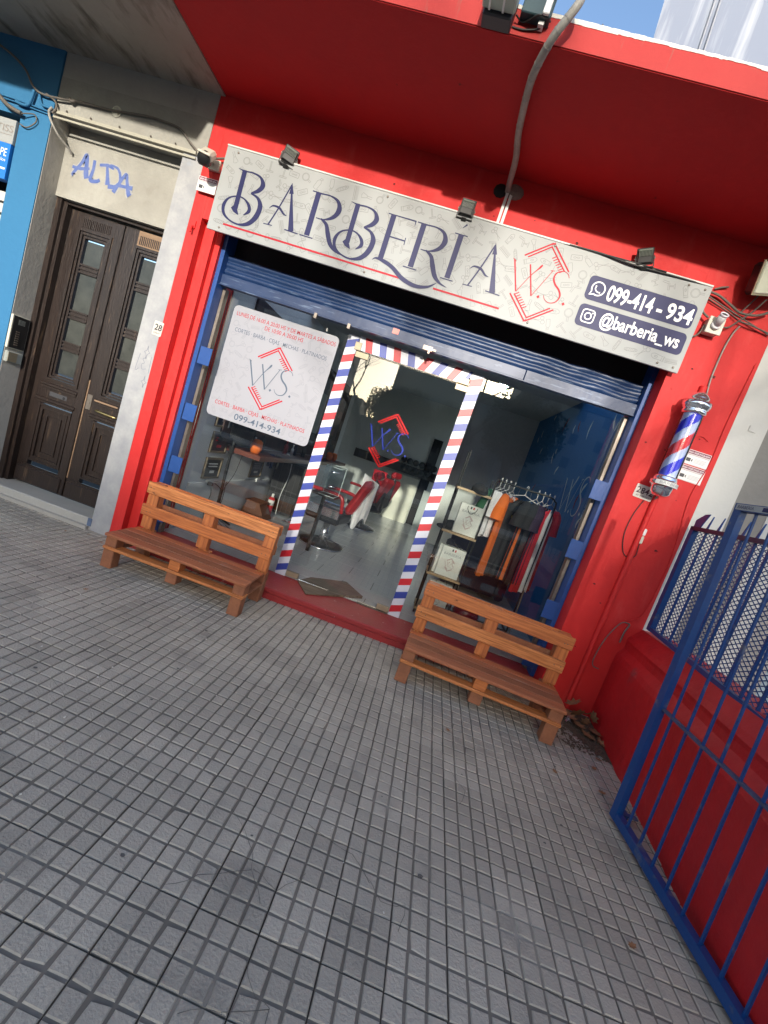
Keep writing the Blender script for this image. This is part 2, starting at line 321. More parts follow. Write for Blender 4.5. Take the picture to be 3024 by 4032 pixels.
#==PART2==
# ============================================================ THE SETTING
# pavement of 20 cm tiles, each of nine raised blocks
GX, GY, GT = -0.4283, -2.3627, -0.0115
def make_paving():
    m = M(); tint = []
    cg, sg = math.cos(GT), math.sin(GT)
    rnd = random.Random(3)
    def W(x, y, z): return (GX+cg*x-sg*y, GY+sg*x+cg*y, z)
    for i in range(-30, 20):
        for j in range(-11, 14):
            x0, y0 = i*.2, j*.2
            tt = rnd.random(); tt = tt*0.75+0.12
            if rnd.random() < .06: tt = rnd.choice((0.0, 1.0))
            dz = rnd.uniform(-.0014, .0014); tx = rnd.uniform(-.009, .009); ty = rnd.uniform(-.009, .009)
            h = lambda x, y: dz+tx*(x-x0-.1)+ty*(y-y0-.1)
            g = .0012+rnd.random()*.0008
            a, b, c, d = (x0+g, y0+g), (x0+.2-g, y0+g), (x0+.2-g, y0+.2-g), (x0+g, y0+.2-g)
            m.cur = 1
            P = [W(p[0], p[1], -.0045+h(*p)) for p in (a, b, c, d)]+[W(p[0], p[1], -.02) for p in (a, b, c, d)]
            m.add(P, [(0, 1, 2, 3), (0, 4, 5, 1), (1, 5, 6, 2), (2, 6, 7, 3), (3, 7, 4, 0)], False); tint += [tt]*5
            m.cur = 0
            for p in range(3):
                for q in range(3):
                    bx, by = x0+.0335+.0665*p, y0+.0335+.0665*q; s_ = .0266; e_ = .0028
                    bx += (1-p)*-.0012; by += (1-q)*-.0012
                    j1 = [rnd.uniform(-.0011, .0011) for _ in range(8)]
                    cs = [(bx-s_+j1[0], by-s_+j1[1]), (bx+s_+j1[2], by-s_+j1[3]), (bx+s_+j1[4], by+s_+j1[5]), (bx-s_+j1[6], by+s_+j1[7])]
                    if rnd.random() < .12: q_ = rnd.randrange(4); k_ = rnd.uniform(.05, .22); cs[q_] = (cs[q_][0]+(bx-cs[q_][0])*k_, cs[q_][1]+(by-cs[q_][1])*k_)
                    co = [(bx+(u-bx)*(1+e_/s_), by+(v-by)*(1+e_/s_)) for u, v in cs]; zz = rnd.uniform(-.0004, .0004)
                    P = [W(u, v, h(u, v)+zz) for u, v in cs]+[W(u, v, h(u, v)-.0046) for u, v in co]
                    m.add(P, [(0, 1, 2, 3), (1, 0, 4, 5), (2, 1, 5, 6), (3, 2, 6, 7), (0, 3, 7, 4)], False)
                    t2 = min(1, max(0, tt+rnd.uniform(-.13, .13))); tint += [t2]*5
    o = build('pavement', m, [TILEM, GROOVE], kind='structure')
    at = o.data.attributes.new('tint', 'FLOAT', 'FACE'); at.data.foreach_set('value', tint)
make_paving()
m = M(); m.add([(-40, -5.1, -.018), (40, -5.1, -.018), (40, 1.5, -.018), (-40, 1.5, -.018)], [(0, 1, 2, 3)]); build('pavement_bed', m, JOINT, kind='structure')
m = M(); m.add([(-300, -300, -.15), (300, -300, -.15), (300, 300, -.15), (-300, 300, -.15)], [(0, 1, 2, 3)]); build('road', m, ASPH, kind='structure')
part('kerb', GREYW, None, (-40, 40, -5.25, -5.1, -.2, -.005), kind='structure')
part('far_pavement', GREYW, None, (-60, 60, -16, -13, -.2, 0), kind='structure')
# cracks, stains and litter lying on the paving
rndc = random.Random(5)
def fr_ground(u, v, d): return (u, v, d)
m = M()
for line in ([(-.30, -2.02), (-.17, -2.12), (-.13, -2.20), (-.28, -2.29), (-.36, -2.35)], [(-.13, -2.20), (-.02, -2.23), (.05, -2.14)], [(-.13, -2.20), (-.06, -2.29)],
             [(-.04, -2.43), (.0, -2.50), (.07, -2.52), (.05, -2.64), (-.01, -2.72)], [(.07, -2.52), (-.06, -2.56), (-.15, -2.60)], [(.25, -2.05), (.33, -2.13), (.42, -2.11), (.40, -2.2)],
             [(.0, -1.95), (.12, -1.99), (.2, -2.0), (.28, -2.08)], [(.95, -2.30), (.93, -2.42), (.98, -2.5)], [(-1.35, -1.75), (-1.2, -1.83), (-1.1, -1.80)], [(.62, -1.30), (.70, -1.42), (.66, -1.52)]):
    P = []
    for k in range(len(line)-1):
        for t in (0, .33, .66):
            P.append((line[k][0]+(line[k+1][0]-line[k][0])*t+rndc.uniform(-.006, .006), line[k][1]+(line[k+1][1]-line[k][1])*t+rndc.uniform(-.006, .006)))
    P.append(line[-1]); m.ribbon(P, [rndc.uniform(.0008, .0022) for _ in P], fr_ground, .0028)
build('pavement_cracks', m, mat('crack_dark', (.10, .094, .085), .95), kind='structure')
m = M()
for _ in range(34):
    x, y, r = rndc.uniform(-3.2, 1.5), rndc.uniform(-2.9, -.7), rndc.uniform(.004, .012)
    m.flat([(x+r*math.cos(a)*rndc.uniform(.7, 1.2), y+r*.8*math.sin(a)*rndc.uniform(.7, 1.2)) for a in [k*.63 for k in range(10)]], fr_ground, .0031)
build('gum_spots', m, mat('old_gum', (0.10, 0.095, 0.09), .9), kind='structure')
m = M()
for _ in range(70):
    x, y, r = rndc.uniform(-3.4, 1.5), rndc.uniform(-2.9, -.7), rndc.uniform(.0016, .004)
    m.box(x-r, x+r, y-r*.7, y+r*.7, .002, .002+r, mx=Matrix.Translation((x, y, 0)) @ Matrix.Rotation(rndc.random()*3, 4, 'Z') @ Matrix.Translation((-x, -y, 0)))
build('paving_grit', m, mat('pale_grit', (0.55, 0.53, 0.48), .9), kind='stuff', label='pale specks of grit scattered over the grey paving', cat='grit')

# ============================================================ BARBERSHOP
G = 0.3525          # glazing plane
VL, VR = -2.2976, 1.3954
b = empty('barbershop_building', (-.45, 0, 0), 'red barbershop building with a deep red canopy, white signboard and glazed shopfront', 'building')
# front wall: outer pier left, recessed strip, right pier, lintel, upper wall
part('wall', RED, b, (-2.53, -2.428, 0, .5, -.02, 3.72), (-2.428, -2.343, .075, .5, -.02, 3.72), (-2.343, VL, .12, .5, -.02, 2.95), (VR+.006, 1.975, 0, .5, -.02, 3.72),
     (-2.343, VR+.006, .002, .5, 2.95, 3.72), (-2.428, -2.343, .002, .074, 2.80, 3.72), (-2.5, 1.975, .004, .5, 3.84, 3.95))
m = M(); m.box(-2.50, -2.462, -.012, .002, 2.70, 2.76); m.tube([(-2.48, -.004, 2.72), (-2.475, -.03, 2.70), (-2.475, -.035, 2.66)], .008, 6)
build('wall_bracket', m, RED, b)
m = M(); m.tube(spline([(1.66, -.012, .0), (1.662, -.012, .9), (1.668, -.012, 1.8), (1.675, -.010, 2.66)], 3), .021, 10)
m.tube([(1.675, -.010, 2.62), (1.675, -.010, 2.70)], .026, 10)
for z in (.78, 1.9): m.tube([(1.663+z*.003, -.012, z), (1.663+z*.003, -.012, z+.05)], .025, 10)
build('wall_pipe', m, RED, b)
rq = random.Random(17); SCM = mat('scuff_dark_red', (.09, .012, .012), .9)
SC = [(1.552, 2.80), (1.718, 2.79), (1.86, 3.17), (1.45, 2.20), (1.60, 2.19), (1.80, 2.34), (1.82, 1.86), (1.55, .52), (1.60, .92), (1.75, 2.62), (1.88, 2.05), (1.50, 1.05), (1.47, 2.62), (1.83, 1.45), (1.58, 3.33), (-1.0, 3.44), (-.2, 3.42), (.45, 3.40), (-1.35, 3.38), (.1, 3.47)]
for x, z in SC:
    r = rq.uniform(.004, .012); m = M(); m.flat([(x+r*rq.uniform(.5, 1.8)*math.cos(a), z+r*rq.uniform(.4, 1.1)*math.sin(a)) for a in [k*.785 for k in range(8)]], FXZ(0), .0012); build('wall_scuff', m, SCM, b)
# canopy slab with worn top edge
m = M(); m.cur = 0
N = 60; rn = random.Random(2)
m.box(-2.49, 4.2, -.997, .002, 3.717, 3.842)
m.box(-2.49, 4.2, -.985, .002, 3.842, 3.848)
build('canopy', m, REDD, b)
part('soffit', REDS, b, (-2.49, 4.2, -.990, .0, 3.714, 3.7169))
m = M(); x = -2.48; h = .006
while x < 4.1:
    dx = rn.uniform(.012, .05); h = min(.014, max(.0015, h+rn.uniform(-.004, .004))); m.box(x, x+dx, -.9985-rn.random()*.001, -.975, 3.842-h, 3.850+rn.random()*.003); x += dx
build('canopy_edge', m, EDGE, b)
# interior shell
part('side_wall', INTW, b, (-2.45, -2.29, .5, 7.0, .0, 3.1))
part('mural_wall', INTB, b, (1.6, 1.75, .5, 5.09, .0, 3.1))
part('back_wall', INTG, b, (-2.3, 1.75, 6.7, 6.85, .0, 3.1))
part('partition', INTG, b, (.25, 1.5995, 5.0, 5.1, .1, 3.1))
part('low_partition', mat('partition_cream', (.66, .66, .55), .6), b, (-.98, -.215, 6.45, 6.69, .1, 1.18))
part('ceiling', mat('interior_ceiling', (.45, .48, .46), .9), b, (-2.29, 1.6, 2.5, 6.7, 3.0, 3.1), (-2.29, 1.6, .5, .56, 3.0, 3.1))  # gap behind the shopfront is an added, unseen skylight to brighten the room
# tiled floor
m = M(); m.cur = 1; m.box(-2.29, 1.6, .36, 6.7, .02, .0965); m.cur = 0
rf = random.Random(8); y = .25; row = 0
while y < 6.7:
    x = -3.2+(row % 2)*.3
    # long planks 1.2 x .3 set at an angle are simplified to straight courses
    while x < 1.6:
        xa, xb = max(x+.0035, -2.288), min(x+.5965, 1.598); ya, yb = max(y+.0035, .362), min(y+.2965, 6.69)
        if xb > xa and yb > ya: m.box(xa, xb, ya, yb, .0966, .0998+rf.random()*.0004)
        x += .6
    y += .3; row += 1
build('floor', m, [TILEF, GROUT], b)
part('skirting_moulding', INTW, b, (-2.29, -2.265, .6, 2.75, .535, .575), (-2.29, -2.278, .6, 2.75, .50, .535))
# red step
m = M(); m.box(VL, VR+.006, -.055, .12, -.02, .052, bev=.006); m.box(VL, VR+.006, -.062, .395, .052, .098, bev=.008)
build('doorstep', m, REDSTEP, b)
# rolling shutter in its slot under the lintel
sh = None
m = M(); V = []; n = 0; z = 2.50; rs = random.Random(4)
prof = []
while z < 2.66:
    for k in range(6):
        prof.append((z+k*.0095, -.014*math.sin(math.pi*k/6)+.004)); 
    z += .057
NX = 60; P = []; F = []
for i in range(NX+1):
    x = VL+.03+(VR-VL-.06)*i/NX; dent = 0
    for zz, off in prof:
        d = 0
        if x > .35: d = .010*math.sin(x*31+zz*40)*math.sin(zz*70+x*9)*min(1, (x-.35)*2)
        P.append((x, .235+off+d, zz+(.004*math.sin(x*14) if x > .4 else 0)))
L_ = len(prof)
for i in range(NX):
    for k in range(L_-1): F.append((i*L_+k, (i+1)*L_+k, (i+1)*L_+k+1, i*L_+k+1))
m.add(P, F, True); m.box(VL+.03, VR-.03, .255, .262, 2.42, 2.66)
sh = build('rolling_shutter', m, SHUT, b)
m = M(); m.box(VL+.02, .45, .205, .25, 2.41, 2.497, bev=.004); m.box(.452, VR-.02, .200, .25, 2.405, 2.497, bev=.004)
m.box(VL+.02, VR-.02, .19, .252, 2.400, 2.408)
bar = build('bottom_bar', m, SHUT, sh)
m = M()
m.box(-.41, -.33, .165, .20, 2.395, 2.43); m.box(-.39, -.30, .175, .195, 2.405, 2.42); m.box(-.36, -.345, .15, .17, 2.37, 2.41)
for x in (-1.36, -1.06): m.box(x-.012, x+.012, .17, .203, 2.37, 2.41)
build('shutter_lock', m, STEEL, sh)
part('price_sticker', mat('pink_sticker', (.75, .25, .22), .5), sh, (-.70, -.645, .2015, .2045, 2.45, 2.495))
part('slot_shade_panel', BLACKM, b, (VL+.002, VR+.004, .30, .46, 2.655, 2.948))  # black panel painted as the deep shade above the slats
# guides and their brackets
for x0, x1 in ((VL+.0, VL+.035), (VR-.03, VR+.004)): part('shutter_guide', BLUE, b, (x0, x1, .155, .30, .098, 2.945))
part('guide_channel', STEEL, b, (VL+.037, VL+.062, .27, .33, .1, 2.40)); part('guide_channel', STEEL, b, (VR-.062, VR-.034, .27, .33, .1, 2.40))
for z in (1.78, 1.275, .79): part('guide_bracket', BLUE, b, (VL+.050, VL+.160, .150, .156, z-.075, z+.075), bev=.002)
for z in (1.76, 1.245, .70, .25): part('guide_bracket', BLUE, b, (VR-.135, VR-.030, .144, .154, z-.08, z+.08), bev=.002)
part('guide_bracket', BLUE, b, (VL+.030, VL+.135, .150, .166, .24, .39), bev=.002)
# glazing
part('fixed_window', GLASS, b, (VL+.06, -1.085, G, G+.008, .098, 2.44))
part('fixed_window', GLASS, b, (.052, VR-.06, G, G+.008, .098, 2.44))
part('transom_window', GLASS, b, (-1.081, .048, G, G+.008, 2.262, 2.44))
door = part('glass_door', GLASS, b, (-.978, .046, G, G+.009, .112, 2.256))
part('side_light', GLASS, b, (-1.083, -.982, G, G+.008, .098, 2.26))
def stripes_v(x0, x1, z0, z1, slant, first):
    """slanted barber stripes on a vertical strip of film"""
    mm = M(); p = .0665; k = 0; z = z0-slant-p; cols = (0, 1, 0, 2)
    while z < z1+.05:
        c = cols[(k+first) % 4]; poly = [(x0, z), (x1, z+slant), (x1, z+slant+p), (x0, z+p)]
        # clip to z0..z1
        def clip(P, zc, keep_above):
            out = []
            for i in range(len(P)):
                a, bb = P[i], P[(i+1) % len(P)]; ia = (a[1] >= zc) == keep_above or a[1] == zc; ib = (bb[1] >= zc) == keep_above or bb[1] == zc
                if ia: out.append(a)
                if ia != ib: t = (zc-a[1])/(bb[1]-a[1]); out.append((a[0]+(bb[0]-a[0])*t, zc))
            return out
        P = clip(clip(poly, z0, True), z1, False)
        if len(P) > 2: mm.cur = c; mm.flat(P, FXZ(G), .004)
        z += p; k += 1
    return mm
sl = stripes_v(-1.084, -.984, .10, 2.375, .042, 1); build('striped_film', sl, [STW, STR, STB], b)
sl = stripes_v(.050, .155, .10, 2.375, .040, 3); build('striped_film', sl, [STW, STR, STB], b)
mm = M(); x = -.982; k = 0; xm = -.40
while x < .048:
    c = (0, 1, 0, 2)[k % 4]; sl_ = .03 if x < xm-.03 else -.055
    xa, xb = x, min(x+.0655, .048); zt, zb = 2.384, 2.268
    P = [(max(-.982, min(.048, xa+s)), z_) for s, z_ in ((sl_/2, zb), )] + [(max(-.982, min(.048, xb+sl_/2)), zb), (max(-.982, min(.048, xb-sl_/2)), zt), (max(-.982, min(.048, xa-sl_/2)), zt)]
    mm.cur = c; mm.flat(P, FXZ(G), .004+(.0004 if sl_ < 0 else 0)); x += .0655; k += 1
build('striped_film', mm, [STW, STR, STB], b)
for x, z0 in ((-.978, 2.205), (-.056, 2.205), (-.978, .113), (-.075, .113)): part('hinge_plate', ALU, door, (x, x+.12, G-.012, G+.022, z0, z0+.05), bev=.002)
part('hinge_plate', ALU, b, (-1.005, -.945, G-.012, G+.022, 2.262, 2.33), bev=.002); part('hinge_plate', ALU, b, (-.05, .045, G-.012, G+.022, 2.262, 2.315), bev=.002)
part('floor_spring', STEEL, b, (-.26, .04, .335, .40, .0985, .104))
# W.S. logo: comb chevrons round the initials
def logo(fr, cx, cz, s, mr, mn, d=.002, lw=.0085, fillm=None):
    T = lambda P: [(cx+s*p[0], cz+s*p[1]) for p in P]
    for sg in (1, -1):
        if sg < 0 and fillm is not None: mr = fillm
        F = lambda P: T([(sg*p[0], sg*p[1]) for p in P])
        mr.ribbon(F([(.004, .286), (-.167, .152)]), lw*s, fr, d); mr.ribbon(F([(.004, .262), (-.140, .148)]), lw*s*.9, fr, d)
        mr.ribbon(F([(.012, .284), (.176, .128)]), lw*s, fr, d*1.1); mr.ribbon(F([(-.002, .262), (.146, .122)]), lw*s*.9, fr, d*1.1)
        mr.ribbon(F([(-.004, .272), (.016, .292)]), lw*s*.8, fr, d*1.2)
        for k in range(7):
            t = .40+k*.095; px_, pz_ = -.002+.148*t, .262-.14*t; mr.ribbon(F([(px_, pz_), (px_-.028, pz_-.022)]), lw*s*.6, fr, d*.9)
    _s = s; q_ = max(1.0, lw/.0085*.85)
    class _W:
        def __init__(z, m_): z.m = m_
        def ribbon(z, P, w_, *r): z.m.ribbon(P, [v*q_ for v in w_] if isinstance(w_, (list, tuple)) else w_*q_, *r)
        def flat(z, *r): z.m.flat(*r)
    mn = _W(mn)
    mn.ribbon(T([(-.238, .112), (-.212, .100)]), .004*s, fr, d); mn.ribbon(T([(-.225, .106), (-.140, -.105)]), [.010*s, .009*s], fr, d)
    mn.ribbon(T(spline([(-.140, -.105), (-.075, .03), (-.03, .10), (-.018, .125)], 5)), interp([.004*s, .004*s, .006*s, .014*s, .004*s], 16), fr, d*1.15)
    mn.ribbon(T([(-.105, .104), (-.023, -.105)]), [.009*s, .009*s], fr, d*1.3); mn.ribbon(T([(-.023, -.105), (.066, .104)]), .004*s, fr, d*1.45); mn.ribbon(T([(.050, .102), (.082, .108)]), .004*s, fr, d)
    S_ = spline([(.194, .088), (.178, .112), (.140, .122), (.100, .100), (.090, .060), (.112, .022), (.155, -.012), (.176, -.052), (.158, -.098), (.115, -.115), (.078, -.100), (.062, -.075)], 6)
    mn.ribbon(T(S_), interp([.004*s, .004*s, .005*s, .009*s, .012*s, .012*s, .012*s, .008*s, .005*s, .004*s, .003*s], len(S_)), fr, d)
    for px_, pz_ in ((.028, -.096), (.218, -.094)): mn.flat(T([(px_-.012, pz_), (px_, pz_-.013), (px_+.012, pz_), (px_, pz_+.013)]), fr, d)
def logo_parts(fr, cx, cz, s, r_mat, n_mat, parent, d=.002, lw=.0085):
    mr, mr2, mn = M(), M(), M(); logo(fr, cx, cz, s, mr, mn, d, lw, mr2); build('emblem', mr, r_mat, parent); build('emblem', mr2, r_mat, parent); build('initials', mn, n_mat, parent)
logo_parts(FXZ(G), -.458, 1.602, .85, DRED, DBLUE, door, .003, .017)
# ---- faint barber-tool line drawings
def tool(m, k, cx, cz, s, a, fr, d, lw=.0035):
    ca, sa = math.cos(a), math.sin(a); T = lambda P: [(cx+s*(p[0]*ca-p[1]*sa), cz+s*(p[0]*sa+p[1]*ca)) for p in P]
    circ = lambda x, y, r, n=14: [(x+r*math.cos(i*2*math.pi/n), y+r*math.sin(i*2*math.pi/n)) for i in range(n+1)]
    rb = lambda P, q=1.0: m.ribbon(T(P), lw*q, fr, d)
    if k == 0:      # comb
        rb([(-.5, .15), (.5, .15), (.5, .05), (-.5, .05), (-.5, .15)])
        for i in range(13): rb([(-.45+i*.075, .05), (-.45+i*.075, -.2)], .7)
    elif k == 1:    # scissors
        rb([(-.5, .3), (.18, -.14)]); rb([(-.5, .1), (.18, .02)]); rb(circ(.32, -.2, .14)); rb(circ(.34, .08, .13))
    elif k == 2:    # clipper
        rb([(-.3, .14), (.25, .17), (.42, .05), (.42, -.08), (.25, -.17), (-.3, -.14), (-.3, .14)]); rb([(-.3, .14), (-.42, .18), (-.42, -.18), (-.3, -.14)])
        for i in range(6): rb([(-.42, -.15+i*.06), (-.5, -.15+i*.06)], .7)
        rb(rrect(0, .18, -.05, .05, .03, 2)+[(.18, .05)])
    elif k == 3:    # round mirror
        rb(circ(0, .1, .3, 20)); rb(circ(0, .1, .24, 20), .6); rb([(-.05, -.2), (-.06, -.5), (.06, -.5), (.05, -.2)])
    elif k == 4:    # razor
        rb([(-.3, .35), (.3, .35), (.3, .25), (-.3, .25), (-.3, .35)]); rb([(-.04, .25), (-.04, -.45), (.04, -.45), (.04, .25)])
    elif k == 5:    # blade
        rb(rrect(-.4, .4, -.18, .18, .05, 3)+[(.4, .13)]); rb([(-.22, .03), (-.1, .06), (0, .0), (.1, .06), (.22, .03), (.22, -.03), (.1, -.06), (0, 0), (-.1, -.06), (-.22, -.03), (-.22, .03)], .8)
    elif k == 6:    # spray bottle
        rb([(-.15, -.45), (.15, -.45), (.17, .1), (.06, .25), (-.06, .25), (-.17, .1), (-.15, -.45)]); rb([(-.06, .25), (-.06, .4), (.16, .4), (.16, .32), (.06, .32), (.06, .25)])
    elif k == 7:    # barber pole
        rb([(-.35, -.12), (.35, -.12), (.35, .12), (-.35, .12), (-.35, -.12)])
        for i in range(5): rb([(-.3+i*.13, -.12), (-.2+i*.13, .12)], .8)
        rb(circ(-.42, 0, .08, 10)); rb(circ(.42, 0, .08, 10))
    elif k == 8:    # chair
        rb([(-.3, -.05), (.15, -.05), (.15, .05), (-.3, .05), (-.3, -.05)]); rb([(.12, .05), (.25, .42), (.35, .38), (.22, -.02)]); rb([(-.08, -.05), (-.08, -.3), (-.25, -.4), (.12, -.4), (-.02, -.3), (-.02, -.05)])
    else:           # brush
        rb([(-.08, .0), (-.2, .4), (0, .47), (.2, .4), (.08, 0), (-.08, 0)]); rb([(-.06, 0), (-.08, -.4), (.08, -.4), (.06, 0)])
def pattern(m, x0, x1, z0, z1, cell, fr, d, seed, lw, avoid=()):
    rr = random.Random(seed); nx, nz = round((x1-x0)/cell), round((z1-z0)/cell); last = -1
    for i in range(nx):
        for j in range(nz):
            k = rr.randrange(10)
            if k == last: k = (k+3) % 10
            last = k; cx = x0+(i+.5+rr.uniform(-.15, .15))*(x1-x0)/nx; cz = z0+(j+.5+rr.uniform(-.12, .12))*(z1-z0)/nz; s = cell*rr.uniform(.85, 1.08)
            cx = min(max(cx, x0+s*.5), x1-s*.5); cz = min(max(cz, z0+s*.5), z1-s*.5)
            if any(a <= cx <= b_ and c <= cz <= e for a, b_, c, e in avoid): continue
            tool(m, k, cx, cz, s, rr.uniform(-.8, .8)+rr.choice((0, math.pi/2, math.pi)), fr, d, lw)
# ============================================================ SIGNBOARD
SY = -.065
sg = empty('signboard', (-.44, SY, 3.02), 'long white shop signboard lettered BARBERÍA above the shutter, with phone number', 'signboard')
SL, SR_, SB, ST = -2.3265, 1.4417, 2.7145, 3.3369
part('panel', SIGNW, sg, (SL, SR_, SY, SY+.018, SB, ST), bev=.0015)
part('rim', mat('rim_white', (.60, .60, .57), .4), sg, (SL, SR_, SY-.006, SY+.03, ST, ST+.012), bev=.002)
part('frame', BLACKM, sg, (SL+.05, SR_-.05, SY+.019, SY+.05, SB+.04, ST-.04))
pm = M(); pattern(pm, SL+.03, SR_-.03, SB+.015, ST-.015, .100, FXZ(SY), .0006, 11, .0036, ((.60, 1.42, 2.86, 3.17),)); build('printed_pattern', pm, SIGNL, sg)
fs = FXZ(SY); U = .330; Z0 = 2.868
lt = M()
def gl(ox, strokes, sx=1.0):
    for i, (P, Wd) in enumerate(strokes):
        Q = spline(P, 10) if len(P) > 2 else P; lt.ribbon([(ox+p[0]*U*sx, Z0+p[1]*U) for p in Q], [v*U for v in interp(Wd, len(Q))], fs, .0012+.00013*(i+len(lt.v) % 7))
gB = [([(-.02, .99), (-.01, .14)], [.115, .115]), ([(-.19, 1.015), (-.08, .995), (.02, .985)], [.004, .03, .06]), ([(-.09, .17), (.0, .10), (.10, .02)], [.10, .115, .004]),
      ([(-.02, .985), (.20, 1.0), (.40, .95), (.50, .80), (.43, .66), (.27, .56)], [.03, .03, .05, .12, .10, .03]),
      ([(.27, .56), (.46, .50), (.57, .34), (.54, .10), (.40, -.10), (.16, -.185), (-.10, -.14), (-.27, -.02), (-.31, .16), (-.22, .33), (-.02, .415), (.16, .39), (.30, .28), (.33, .16), (.22, .045)],
       [.03, .06, .12, .125, .10, .04, .035, .07, .085, .04, .03, .035, .075, .09, .005])]
gA = [([(.0, 1.0), (.28, .01)], [.02, .135]), ([(.0, .99), (-.15, .45), (-.30, .01)], [.03, .034, .034]), ([(-.42, .005), (-.20, .015)], [.02, .02]), ([(.12, .01), (.46, .0)], [.025, .025]),
      ([(-.38, .36), (-.30, .44), (-.14, .43), (.0, .33), (.09, .31)], [.004, .035, .055, .04, .004]), ([(.0, 1.03), (.05, .80)], [.01, .11])]
gR = [([(.0, .99), (.0, .03)], [.125, .13]), ([(-.15, 1.0), (.1, .995)], [.025, .03]), ([(-.17, .0), (.16, .0)], [.025, .025]),
      ([(.05, .99), (.30, 1.0), (.50, .93), (.58, .76), (.50, .58), (.30, .47), (.10, .46)], [.03, .03, .07, .125, .09, .03, .02]),
      ([(.22, .47), (.38, .38), (.48, .20), (.60, .0), (.76, -.12), (.95, -.17)], [.03, .08, .11, .10, .05, .004])]
gE = [([(.0, .99), (.0, .0)], [.125, .125]), ([(-.13, 1.0), (.54, 1.0)], [.022, .03]), ([(.53, 1.01), (.54, .88)], [.03, .004]), ([(.05, .53), (.42, .53)], [.03, .03]), ([(.42, .60), (.43, .44)], [.02, .02]),
      ([(-.18, -.06), (-.10, -.0), (.10, -.02), (.34, -.10), (.62, -.26), (.95, -.335), (1.24, -.28), (1.42, -.14)], [.004, .04, .085, .09, .10, .09, .06, .01])]
gI = [([(.0, .99), (.0, .03)], [.125, .125]), ([(-.15, 1.0), (.15, 1.0)], [.024, .024]), ([(-.15, .0), (.15, .0)], [.024, .024]), ([(-.02, 1.14), (.06, 1.24)], [.01, .04])]
gl(-2.133, gB); gl(-1.745, gA); gl(-1.522, gR); gl(-1.195, gB); gl(-.912, gE); gl(-.672, gR); gl(-.380, gI); gl(-.115, gA)
build('lettering', lt, NAVY, sg)
for xa, xb in ((-2.20, -.70), (-.455, .065)): ul = M(); ul.ribbon([(xa, 2.779), (xb, 2.779)], .014, fs, .0010); build('underline', ul, SRED, sg)
logo_parts(fs, .28, 3.035, 1.0, SRED, SRED, sg, .0012, .011)
for q in ((.617, 1.402, 3.022, 3.193), (.617, 1.408, 2.832, 2.990)): m = M(); m.flat(rrect(*q, .035), fs, .0011); build('contact_panel', m, NAVY, sg)
tx = M()
text_mesh('099-414', fs, .770, 1.105, 3.052, .112, .0024, .024, tx); text_mesh('-', fs, 1.135, 1.175, 3.052, .112, .0024, .024, tx); text_mesh('934', fs, 1.205, 1.392, 3.052, .112, .0024, .024, tx)
build('phone_number', tx, WHT, sg); tx = M(); text_mesh('@barberia_ws', fs, .790, 1.370, 2.876, .094, .0024, .02, tx)
build('account_name', tx, WHT, sg); tx = M()
circ = lambda x, y, r, n=22, a0=0, a1=360: [(x+r*math.cos(R(a0+(a1-a0)*i/n)), y+r*math.sin(R(a0+(a1-a0)*i/n))) for i in range(n+1)]
tx.ribbon(circ(.698, 3.110, .047, 26, -120, 210), .009, fs, .0024); tx.ribbon([(.675, 3.066), (.648, 3.058), (.658, 3.085)], .009, fs, .0024)
tx.ribbon(spline([(.679, 3.128), (.678, 3.105), (.695, 3.088), (.718, 3.086)], 6), [.016]+[.008]*17+[.016], fs, .0025)
build('phone_symbol', tx, WHT, sg); tx = M()
tx.ribbon(rrect(.652, .742, 2.866, 2.956, .024)+[(.742, 2.932)], .008, fs, .0024); tx.ribbon(circ(.697, 2.911, .023), .008, fs, .0024); tx.flat(circ(.724, 2.938, .0055, 10)[:-1], fs, .0024)
build('camera_symbol', tx, WHT, sg)
for x in (SL+.10, -1.0, .3, SR_-.16, SR_-.045):
    for z in (ST-.03, SB+.03): m = M(); m.lathe([(.008, 0), (.008, .003), (.004, .006)], n=10, mx=Matrix.Translation((x, SY-.001, z)) @ Matrix.Rotation(R(90), 4, 'X')); build('screw', m, STEEL, sg)
m = M(); m.tube(spline([(.35, SY+.002, ST+.004), (.62, SY-.01, ST+.004), (.85, SY-.02, ST-.014), (1.05, SY-.012, ST-.008), (1.40, SY+.004, ST+.003)], 6), .007, 6); m.tube(spline([(.55, SY, ST+.008), (.85, SY-.03, ST-.004), (1.1, SY-.01, ST+.006)], 6), .005, 6)
tag(build('loose_cable', m, CABLEB, loc=(.9, SY, ST)), 'thin black cables sagging over the signboard top edge near the right lamp', 'cable')
# ============================================================ WINDOW POSTER
ps = empty('window_poster', (-1.657, G, 1.81), 'square white window poster with opening hours and red comb emblem, left shop window', 'poster')
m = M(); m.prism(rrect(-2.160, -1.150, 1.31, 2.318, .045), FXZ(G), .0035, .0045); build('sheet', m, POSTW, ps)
pm = M(); pattern(pm, -2.14, -1.17, 1.33, 2.30, .088, FXZ(G), .0048, 21, .0026, ((-1.87, -1.44, 1.48, 2.08),)); build('printed_pattern', pm, POSTL, ps)
fp = FXZ(G)
tr = M(); text_mesh('LUNES DE 16:00 A 20:00 HS Y DE MARTES A SÁBADOS', fp, -2.122, -1.172, 2.232, .037, .0053, .002, tr); text_mesh('DE 10:00 A 20:00 HS', fp, -1.835, -1.465, 2.180, .037, .0053, .002, tr)
text_mesh('CORTES · BARBA · CEJAS · MECHAS · PLATINADOS', fp, -2.100, -1.213, 1.424, .037, .0053, .002, tr); build('red_lettering', tr, SRED, ps)
